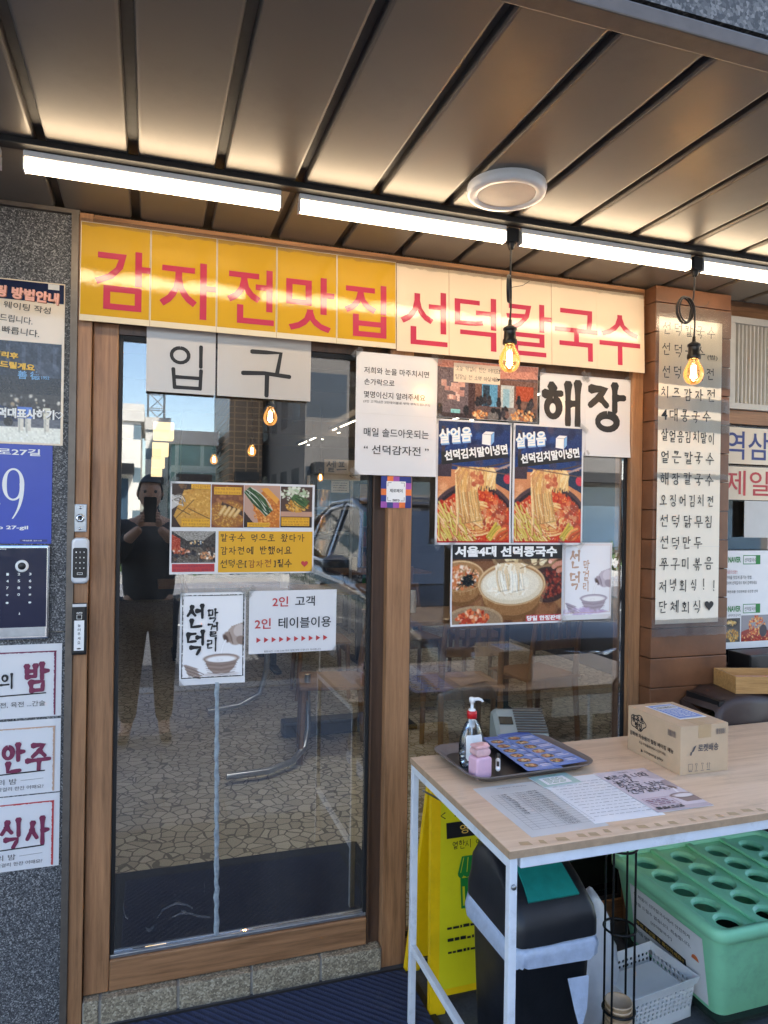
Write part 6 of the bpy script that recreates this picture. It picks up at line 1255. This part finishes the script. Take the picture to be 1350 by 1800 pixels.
chair((1.55, 3.35, .001), 1.5, 'pale wooden chair inside behind the two person notice'); chair((2.05, 1.75, .001), PI-.1, 'pale wooden chair inside behind the wide dark noodle poster')
chair((2.62, 1.85, .001), PI+.15, 'pale wooden chair inside behind the pump bottle, right of another chair'); chair((2.3, 3.3, .001), .1, 'pale wooden chair inside on the far side of the window table')
chair((2.9, 3.25, .001), -.1, 'pale wooden chair inside, right one on the far side of the window table'); chair((.75, 4.4, .001), 1.6, 'pale wooden chair far inside left of the pillar'); chair((2.9, 5.6, .001), PI, 'pale wooden chair far inside near the fridge')
def dtable(loc, lb, src=[None]):
    if src[0] is None:
        t = thing('dining_table', lb, 'table', (0, 0, 0), 0, 'wooden tables in the dining room'); bx('table_top', 'chair_wood', t, -.60, .60, -.36, .36, .71, .74, .006)
        for x in (-.42, .42): bx('leg', 'dark_metal', t, x-.03, x+.03, -.03, .03, .03, .709); bx('foot', 'dark_metal', t, x-.035, x+.035, -.30, .30, 0, .03, .006)
        MB().lathe([(.04, .7405), (.045, .83), (.04, .90)], c=(-.3, .1, 0), n=16).build('napkin_holder', 'white_plastic', t); src[0] = t
    else: t = dup(src[0], loc, 0, lb)
    t.location = loc; return t
dtable((2.35, 2.55, .001), 'wooden dining table inside behind the window posters'); dtable((1.75, 4.4, .001), 'wooden dining table inside right of the door sign'); dtable((.9, 5.2, .001), 'wooden dining table far inside on the left'); dtable((3.0, 6.4, .001), 'wooden dining table far inside on the right')
t = tag(MB().tube([(.62, 1.60, .045), (.84, 1.62, .045), (1.0, 1.72, .05), (1.09, 1.82, .09), (1.12, 1.87, .19), (1.12, 1.90, .35), (1.12, 1.90, .50)], .018, 10).build('bent_pipe', 'alu'), 'grey bent pipe rising from the mosaic floor inside the door', 'pipe')
t = tag(MB().tube([(.62, 2.9, .045), (.85, 2.95, .06), (1.0, 3.0, .12), (1.05, 3.0, .3), (1.05, 3.0, .8)], .02, 10).build('bent_pipe', 'alu'), 'second grey bent pipe farther inside, behind the rice wine poster', 'pipe')
t = tag(bx('floor_box', 'black_plastic', None, 1.05, 1.6, 2.28, 2.42, .001, .10, .02), 'long black box lying on the mosaic floor under the nearest chair', 'box')
tag(fixn(bx('table_card', 'paper', None, 1.36, 1.50, 2.9, 2.905, .56, .80)), 'white card on a stand inside below the two person notice', 'card')
tag(MB().tube([(1.43, 2.91, .001), (1.43, 2.91, .60)], .006, 8).build('card_stand', 'white_plastic'), 'thin white stand holding a card inside the door', 'stand')
s = Sheet('self_sign', 'pale hanging sign with two black letters and an arrow inside the shop', 'sign', 1.80, 2.16, 1.78, 1.98, 4.4, 'film_cream'); s.brush('셀프', .02, .08, .10, 'ink', .12, .5, 1.05, jit=0); s.line([(.34, .05), (.25, .05), (.28, .07)], .006, 'ink'); s.line([(.25, .05), (.28, .03)], .006, 'ink'); s.done()
s = Sheet('menu_board', 'pale paper hanging inside under the black lettered sign', 'sign', 1.87, 2.05, 1.66, 1.775, 4.4, 'film_cream'); lorem(s, .02, .02, .09, .14, 4, 'ink', .008); s.done()
t = thing('drinks_fridge', 'glass door drinks fridge with a cool lamp far inside the shop', 'fridge', (3.95, 9.0, .001))
bx('cabinet', 'dark_metal', t, -.45, .45, .02, .6, 0, 1.95); bx('sign_panel', 'tray_wood', t, -.44, .44, -.0, .019, 1.62, 1.94)
bx('back_lining', 'room_teal', t, -.40, .40, .012, .0195, .2, 1.58); bx('lamp_strip', 'fridge_glow', t, .36, .40, -.01, .011, .3, 1.55)
for i in range(4):
    m = MB()
    for j in range(9): m.lathe([(.03, 0), (.03, .16), (.012, .20), (.012, .24)], c=(-.36+j*.085, -.03, .25+i*.33), n=10)
    m.build('bottles', ['ink_green', 'ink_tan', 'ink_brown', 'teal'][i], t); bx('shelf', 'alu', t, -.40, .36, -.06, .010, .235+i*.33, .249+i*.33)
t = thing('pot_shelf', 'metal shelf stacked with brass pots inside the shop', 'shelf', (2.2, 6.2, .001))
for z in (.9, 1.2, 1.5): bx('shelf_board', 'alu', t, -.22, .35, -.2, .2, z, z+.03)
for x in (-.2, .33): bx('post', 'alu', t, x-.015, x+.015, -.19, -.16, 0, 1.9)
plain('brass', S(190, 150, 90), .3, .9)
for z in (.93, 1.23, 1.53): MB().lathe([(.10, 0), (.11, .2), (.10, .21), (.0001, .215)], c=(.0, 0, z+.0005), n=20).build('pot', 'brass', t)
t = thing('red_poster', 'pale red poster with large letters on the back of the dining room', 'poster', (1.3, 9.85, 1.6)); bx('sheet', 'ink_pink', t, -.5, .5, 0, .02, -.2, .25); bx('print_band', 'ink_red', t, -.4, .4, -.004, -.001, .0, .15)
# ================================================================== THE STREET BEHIND THE CAMERA (seen in the glass)
def facade(key, wall, win, bw, bh, mort):
    q = N(key); v = q.coord((1, 1, 1)); sp = q.n('SeparateXYZ'); q.l(v, sp.inputs[0]); u = q.math('ADD', sp.outputs[0], sp.outputs[1])
    fu = q.math('FRACT', q.math('DIVIDE', u, bw)); fv = q.math('FRACT', q.math('DIVIDE', sp.outputs[2], bh))
    a = q.math('MULTIPLY', q.math('GREATER_THAN', fu, mort), q.math('GREATER_THAN', fv, mort*1.3)); h = q.noise(v, .9, 1)
    q.set(q.mix(a, wall, q.mix(h, win, tuple(x*.5 for x in win[:3])+(1,))), q.math('SUBTRACT', .85, q.math('MULTIPLY', a, .6))); reg(key, q.m)
facade('face_white', S(224, 220, 210), S(120, 140, 150), 1.6, 1.5, .5); facade('face_mint', S(196, 214, 204), S(130, 176, 170), 1.1, 1.6, .14); facade('face_tan', S(176, 142, 104), S(120, 90, 64), .5, .25, .12); facade('face_grey', S(96, 92, 88), S(50, 60, 70), 2.2, 3.0, .4)
def block(lb, x0, x1, y0, y1, h, face, extra=None, win=True):
    t = thing('street_building', lb, 'building', ((x0+x1)/2, (y0+y1)/2, G), 0, 'buildings across the street'); w2, d2 = (x1-x0)/2, (y1-y0)/2
    bx('wall', face, t, -w2, w2, -d2, d2, 0, h); bx('parapet', 'stucco_white' if face != 'face_tan' else 'brick_tan', t, -w2-.1, w2+.1, -d2-.1, d2+.1, h+.003, h+.6)
    bx('shopfront', 'window_blue', t, -w2+.4, w2-.4, d2+.01, d2+.06, .3, 2.6); bx('awning', 'dark_metal', t, -w2+.2, w2-.2, d2+.01, d2+.7, 2.75, 3.1)
    if extra: extra(t, w2, d2, h)
    return t
block('white rendered building across the street seen mirrored at the left edge of the door glass', -9, -.1, -30, -24, 4.6, 'face_white', lambda t, a, b, h: bx('roof_tank', 'stucco_white', t, 1.0, 3, -2, 1, h+.61, h+1.6))
block('mint glazed block across the street seen mirrored in the door glass', 1.1, 3.0, -36, -30, 4.4, 'face_mint')
block('tan brick tower across the street seen mirrored in the door glass', 3.25, 4.6, -34, -27, 12.5, 'face_tan')
block('grey office block across the street seen mirrored in the side window', 4.9, 24, -32, -20, 17, 'face_grey')
block('low pale block behind the white building across the street', -26, -9.5, -32, -24, 9, 'face_white')
block('pale gabled annex between the white building and the mint block', -.0, 1.05, -40, -34, 5.4, 'face_white')
t = thing('lattice_mast', 'steel lattice mast rising above the roofs across the street', 'mast', (.55, -46, G)); m = MB()
for a, b in ((-.5, -.5), (.5, -.5), (.5, .5), (-.5, .5)): m.tube([(a, b, 0), (a, b, 17)], .07, 5)
for i in range(17):
    for a, b, c_, d_ in ((-.5, -.5, .5, -.5), (.5, -.5, .5, .5), (.5, .5, -.5, .5), (-.5, .5, -.5, -.5)): m.tube([(a, b, i), (c_, d_, i+1)], .04, 4); m.tube([(a, b, i+1), (c_, d_, i+1)], .04, 4)
m.build('lattice', 'steel', t); bx('base', 'concrete', t, -.8, .8, -.8, .8, 0, .2)
t = thing('hedge', 'low clipped hedge along the far side of the road seen mirrored in the door', 'hedge', (0, -12.6, G+.11)); m = MB()
for i in range(2600):
    c_ = Vector((rng.uniform(-14, 14), rng.uniform(-.4, .4), rng.uniform(.05, .75))); a = rng.normal(0, 1, 3); b = rng.normal(0, 1, 3); a = Vector(a).normalized()*.09; b = Vector(b).normalized()*.09; m.add([c_-a, c_+b, c_+a, c_-b], [(0, 1, 2, 3)])
m.build('foliage', 'leaf', t); bx('planter', 'concrete', t, -14, 14, -.5, .5, 0, .12)
# ---- parked car
plain('bright_trim', S(226, 230, 236), .25, .5)
t = thing('parked_car', 'dark navy car parked nose to the shop, mirrored in the glass', 'car', (2.60, -3.50, G2))
def sec(y, hw, zt_, zs, zb, tw):
    """half section of body: bottom, sill, shoulder, top"""
    return [(0, y, zb), (hw*.86, y, zb), (hw*.98, y, zb+.12), (hw, y, zs-.18), (hw*.975, y, zs-.02), (hw*.93, y, zs), (tw, y, zt_), (tw*.5, y, zt_+.015), (0, y, zt_+.02)]
S_ = [sec(-2.42, .70, .90, .80, .35, .50), sec(-2.30, .86, 1.02, .93, .26, .66), sec(-1.9, .94, 1.08, 1.02, .22, .78), sec(-1.0, .96, 1.06, 1.03, .20, .84), sec(.5, .965, 1.03, 1.01, .20, .86), sec(1.0, .96, 1.0, .98, .20, .80), sec(1.7, .955, .95, .92, .20, .72), sec(2.15, .92, .90, .86, .22, .62), sec(2.34, .82, .80, .74, .26, .52), sec(2.40, .66, .66, .60, .34, .46)]
m = MB(); k = len(S_[0])
for sx in (1, -1):
    o = len(m.v); m.v += [(x*sx, y, z) for r in S_ for x, y, z in r]
    for i in range(len(S_)-1):
        for j in range(k-1): m.f.append((o+i*k+j, o+i*k+j+1, o+(i+1)*k+j+1, o+(i+1)*k+j)); m.m.append(0); m.sm.append(True)
    m.f.append(tuple(o+j for j in range(k))); m.m.append(0); m.sm.append(True); m.f.append(tuple(o+(len(S_)-1)*k+j for j in range(k))); m.m.append(0); m.sm.append(True)
body = m.build('body', 'car_paint', t)
bm = bmesh.new(); bm.from_mesh(body.data); bmesh.ops.remove_doubles(bm, verts=bm.verts[:], dist=.001); bmesh.ops.recalc_face_normals(bm, faces=bm.faces[:]); bm.to_mesh(body.data); bm.free()
body.modifiers.new('sub', 'SUBSURF').render_levels = 2
cab = [(-1.95, .80, 1.04), (-1.35, .70, 1.58), (-.4, .66, 1.68), (.15, .66, 1.62), (.95, .76, 1.03)]
# roof, pillars and glass
m = MB(); R0 = [(-1.42, .62, 1.54), (-.9, .64, 1.65), (-.3, .64, 1.68), (.1, .63, 1.63), (.22, .60, 1.58)]
for (y0, w0, z0), (y1, w1, z1) in zip(R0, R0[1:]): m.add([(-w0, y0, z0), (-w0*.5, y0, z0+.03), (w0*.5, y0, z0+.03), (w0, y0, z0), (-w1, y1, z1), (-w1*.5, y1, z1+.03), (w1*.5, y1, z1+.03), (w1, y1, z1)], [(0, 1, 5, 4), (1, 2, 6, 5), (2, 3, 7, 6)], 0, True)
o = m.build('roof', 'car_paint', t); o.modifiers.new('s', 'SOLIDIFY').thickness = .03
MB().poly([(-.74, .98, 1.02), (.74, .98, 1.02), (.58, .24, 1.56), (-.58, .24, 1.56)]).build('windscreen', 'car_glass', t); MB().poly([(.70, -1.98, 1.08), (-.70, -1.98, 1.08), (-.60, -1.44, 1.52), (.60, -1.44, 1.52)]).build('rear_window', 'car_glass', t)
for sx in (-1, 1):
    f = lambda y, z: (sx*(.865-.215*(z-1.03)/.6), y, z)
    wins = [[(.62, 1.06), (.55, 1.12), (.16, 1.50), (.0, 1.575), (-.42, 1.61), (-.46, 1.60), (-.46, 1.08)], [(-.54, 1.08), (-.54, 1.61), (-1.0, 1.57), (-1.24, 1.48), (-1.34, 1.10)]]
    for wv in wins:
        wn = MB().poly([f(*p) for p in wv]).build('side_window', 'car_glass', t)
        out = [Vector(f(*p))+Vector((sx*.006, 0, 0)) for p in wv]; MB().tube(out, .019, 6, closed=True).build('window_trim', 'bright_trim', wn)
    MB().tube([f(.80, 1.03), f(.2, 1.535), f(-.3, 1.64), f(-1.0, 1.62), f(-1.5, 1.45), f(-1.85, 1.06)], .032, 8).build('pillar', 'car_paint', t)
    MB().tube([f(-.50, 1.02), f(-.50, 1.63)], .035, 8).build('pillar', 'black_plastic', t)
    mr = MB().lathe([(.0001, -.11), (.05, -.10), (.075, -.05), (.08, .0), (.075, .06), (.05, .10), (.0001, .105)], n=18, sy=.8, M=Matrix.Translation((sx*1.03, .55, 1.13)) @ RY).build('side_mirror', 'car_paint', t); MB().tube([(sx*.87, .55, 1.05), (sx*1.0, .55, 1.09)], .025, 8).build('mirror_stalk', 'black_plastic', mr)
    MB().box(sx*.55-.16, sx*.55+.16, 2.20, 2.345, .70, .78, 0, .02).build('headlight', 'lamp_glass', t)
    for y in (-1.5, 1.5):
        wh = MB().lathe([(.20, -.11), (.34, -.11), (.36, -.09), (.36, .09), (.34, .11), (.20, .11)], n=32, M=Matrix.Translation((sx*.87, y, .36)) @ RY).build('wheel', 'tyre', t)
        r_ = MB().lathe([(.215, .08), (.20, .10), (.03, .085), (.0001, .09)], n=10, M=Matrix.Translation((sx*.87, y, .36)) @ RY @ (Matrix.Identity(4) if sx > 0 else Matrix.Rotation(PI, 4, 'X'))).build('rim', 'rim', wh)
    m = MB(); m.box(sx*.975-.006, sx*.975+.006, -1.6, .62, .985, 1.01); m.build('belt_trim', 'bright_trim', t)
    bx('door_handle', 'chrome', t, sx*.965-.015, sx*.965+.015, -.38, -.20, .90, .925, .005)
bx('seats', 'car_seat', t, -.6, .6, -1.2, .0, .6, 1.2, .08); bx('dashboard', 'car_seat', t, -.7, .7, .45, .8, .85, 1.02, .03)
m = MB(); grl = [(-.34, .66), (.34, .66), (.24, .40), (0, .34), (-.24, .40)]; MB().prism(grl, lambda a, b: (a, 2.36, b), lambda a, b: (a, 2.412, b)).build('grille', 'black_plastic', t)
m = MB()
for i in range(5): m.tube([(.0+sx_*.03, 2.418, .758), (sx_*.10, 2.40, .772-i*.006), (sx_*(.17-i*.015), 2.385, .775-i*.008)], .004, 5) if (sx_ := 1) else 0; m.tube([(-.03, 2.418, .758), (-.10, 2.40, .772-i*.006), (-(.17-i*.015), 2.385, .775-i*.008)], .004, 5)
m.tube([(-.03, 2.42, .772), (.03, 2.42, .772), (.018, 2.42, .745), (0, 2.42, .735), (-.018, 2.42, .745)], .005, 5, closed=True); m.build('emblem', 'chrome', t)
pltm = bx('number_plate', 'paper', t, -.26, .26, 2.40, 2.42, .42, .53, .004)
t.rotation_euler = (0, 0, .0)
# ---- the person holding the phone, mirrored in the door glass
pr_ = thing('person', 'person in a dark jacket and trousers holding up a phone, mirrored in the door glass', 'person', (.21, -2.66, G2))
def skin(name, pts, edges, mat, parent, root=0, sub=2):
    me = bpy.data.meshes.new(name); me.from_pydata([p[:3] for p in pts], edges, []); o = bpy.data.objects.new(name, me); COL.objects.link(o); o.parent = parent
    o.modifiers.new('skin', 'SKIN').use_smooth_shade = True; sv = me.skin_vertices[0].data
    for i, p in enumerate(pts): r = p[3]; sv[i].radius = r if isinstance(r, tuple) else (r, r); sv[i].use_root = (i == root)
    sb_ = o.modifiers.new('sub', 'SUBSURF'); sb_.levels = sb_.render_levels = sub; me.materials.append(MATS[mat]); return o
# body faces +Y (towards the shop)
BP = [(0, 0, .93, (.15, .11)), (0, .0, 1.10, (.14, .10)), (0, -.01, 1.28, (.165, .115)), (0, -.01, 1.42, (.12, .09)), (0, 0, 1.50, .052), (0, .02, 1.57, .055),
      (.17, -.01, 1.41, .062), (.23, .06, 1.20, .050), (.12, .26, 1.36, .038), (.055, .30, 1.42, .028),
      (-.17, -.01, 1.41, .062), (-.23, .06, 1.20, .050), (-.12, .26, 1.36, .038), (-.055, .30, 1.42, .028),
      (.095, .0, .86, .092), (.105, .015, .50, .062), (.11, -.01, .10, .042), (.115, .10, .045, .036),
      (-.095, 0, .86, .092), (-.11, .015, .50, .062), (-.125, -.01, .10, .042), (-.15, .09, .045, .036)]
BE = [(0, 1), (1, 2), (2, 3), (3, 4), (4, 5), (3, 6), (6, 7), (7, 8), (8, 9), (3, 10), (10, 11), (11, 12), (12, 13), (0, 14), (14, 15), (15, 16), (16, 17), (0, 18), (18, 19), (19, 20), (20, 21)]
skin('body', BP, BE, 'skin', pr_)
fat = lambda p, k: tuple(p[:3])+((tuple(a*k+.006 for a in p[3]) if isinstance(p[3], tuple) else p[3]*k+.008),)
skin('jacket', [fat((0, 0, .84, (.155, .125)), 1.15)]+[fat(BP[i], 1.25) for i in (1, 2, 3, 6, 7, 8, 10, 11, 12)], [(0, 1), (1, 2), (2, 3), (3, 4), (4, 5), (5, 6), (3, 7), (7, 8), (8, 9)], 'jacket', pr_)
skin('trousers', [fat(BP[i], 1.22) for i in (0, 14, 15, 16, 18, 19, 20)], [(0, 1), (1, 2), (2, 3), (0, 4), (4, 5), (5, 6)], 'trousers', pr_)
for sx, px in ((1, .115), (-1, -.14)): skin('shoe', [(px, -.04, .045, (.042, .040)), (px+sx*.005, .06, .038, (.044, .032)), (px+sx*.012, .15, .030, (.038, .024))], [(0, 1), (1, 2)], 'shoe', pr_)
hm = MB()
for i in range(15):
    for j in range(20):
        th = PI*i/14; ph = 2*PI*j/20; x, y, z = math.sin(th)*math.cos(ph), math.sin(th)*math.sin(ph), math.cos(th); x *= .076*(1-.12*max(0, -z)); y *= .094; z *= .118
        if y > .05 and abs(x) < .02 and -.03 < z < .02: y += .016
        hm.v.append((x, y+.03, z+1.645))
for i in range(14):
    for j in range(20): hm.f.append((i*20+j, i*20+(j+1) % 20, (i+1)*20+(j+1) % 20, (i+1)*20+j)); hm.m.append(0); hm.sm.append(True)
hm.build('head', 'skin', pr_)
m = MB()
for sx in (-1, 1): m.lathe([(.0001, -.008), (.012, -.006), (.014, 0), (.0001, .006)], n=12, sx=1, sy=.8, M=Matrix.Translation((sx*.030, .112, 1.655)) @ RX)
m.build('eyes', 'hair', pr_); m = MB(); m.box(-.022, .022, .112, .118, 1.585, 1.593, 0, .003); m.build('mouth', 'ink_red', pr_)
for sx in (-1, 1): MB().lathe([(.0001, -.012), (.022, -.008), (.024, .002), (.0001, .010)], n=12, sy=1.5, M=Matrix.Translation((sx*.077, .025, 1.64)) @ RY).build('ear', 'skin', pr_)
hm2 = MB()
for i in range(10):
    for j in range(20):
        th = .62*PI*i/9; ph = 2*PI*j/20; x, y, z = math.sin(th)*math.cos(ph), math.sin(th)*math.sin(ph), math.cos(th)
        if y > .35 and z < .55: z = .55+.1*z; 
        hm2.v.append((x*.083, y*.101+.024, z*.126+1.648))
for i in range(9):
    for j in range(20): hm2.f.append((i*20+j, i*20+(j+1) % 20, (i+1)*20+(j+1) % 20, (i+1)*20+j)); hm2.m.append(0); hm2.sm.append(True)
hm2.build('hair', 'hair', pr_)
for sx in (1, -1):
    palm = skin('hand', [(sx*.056, .295, 1.425, (.022, .016)), (sx*.050, .315, 1.455, (.026, .014)), (sx*.048, .322, 1.485, (.026, .012))], [(0, 1), (1, 2)], 'skin', pr_)
    for q in range(4):
        z = 1.46+q*.017; skin('finger', [(sx*.056, .318, z, .009), (sx*.050, .336, z+.004, .0085), (sx*(.030+.003*abs(q-1.5)), .342, z+.006, .0075)], [(0, 1), (1, 2)], 'skin', palm, sub=1)
    skin('thumb', [(sx*.046, .304, 1.452, .010), (sx*.030, .306, 1.474, .009), (sx*.018, .309, 1.492, .008)], [(0, 1), (1, 2)], 'skin', palm, sub=1)
t = thing('phone', 'black phone held up in both hands by the person mirrored in the door', 'phone', (.21, -2.333, 1.470)); fixn(rbox(MB(), .039, .080, .008, .010, 0).build('body', 'black_plastic', t, rot=(0, 0, PI)))
# ================================================================== tidy: put every empty at its thing's base
bpy.context.view_layer.update()
for o in list(scn.objects):
    if o.type == 'EMPTY' and o.parent is None and o.location.length < 1e-6 and o.children:
        lo, hi = Vector((1e9,)*3), Vector((-1e9,)*3)
        for ch in o.children:
            for c_ in ch.bound_box:
                p = ch.matrix_world @ Vector(c_); lo = Vector(map(min, lo, p)); hi = Vector(map(max, hi, p))
        b = Vector(((lo.x+hi.x)/2, (lo.y+hi.y)/2, lo.z)); o.location = b
        for ch in o.children: ch.location = ch.location-b
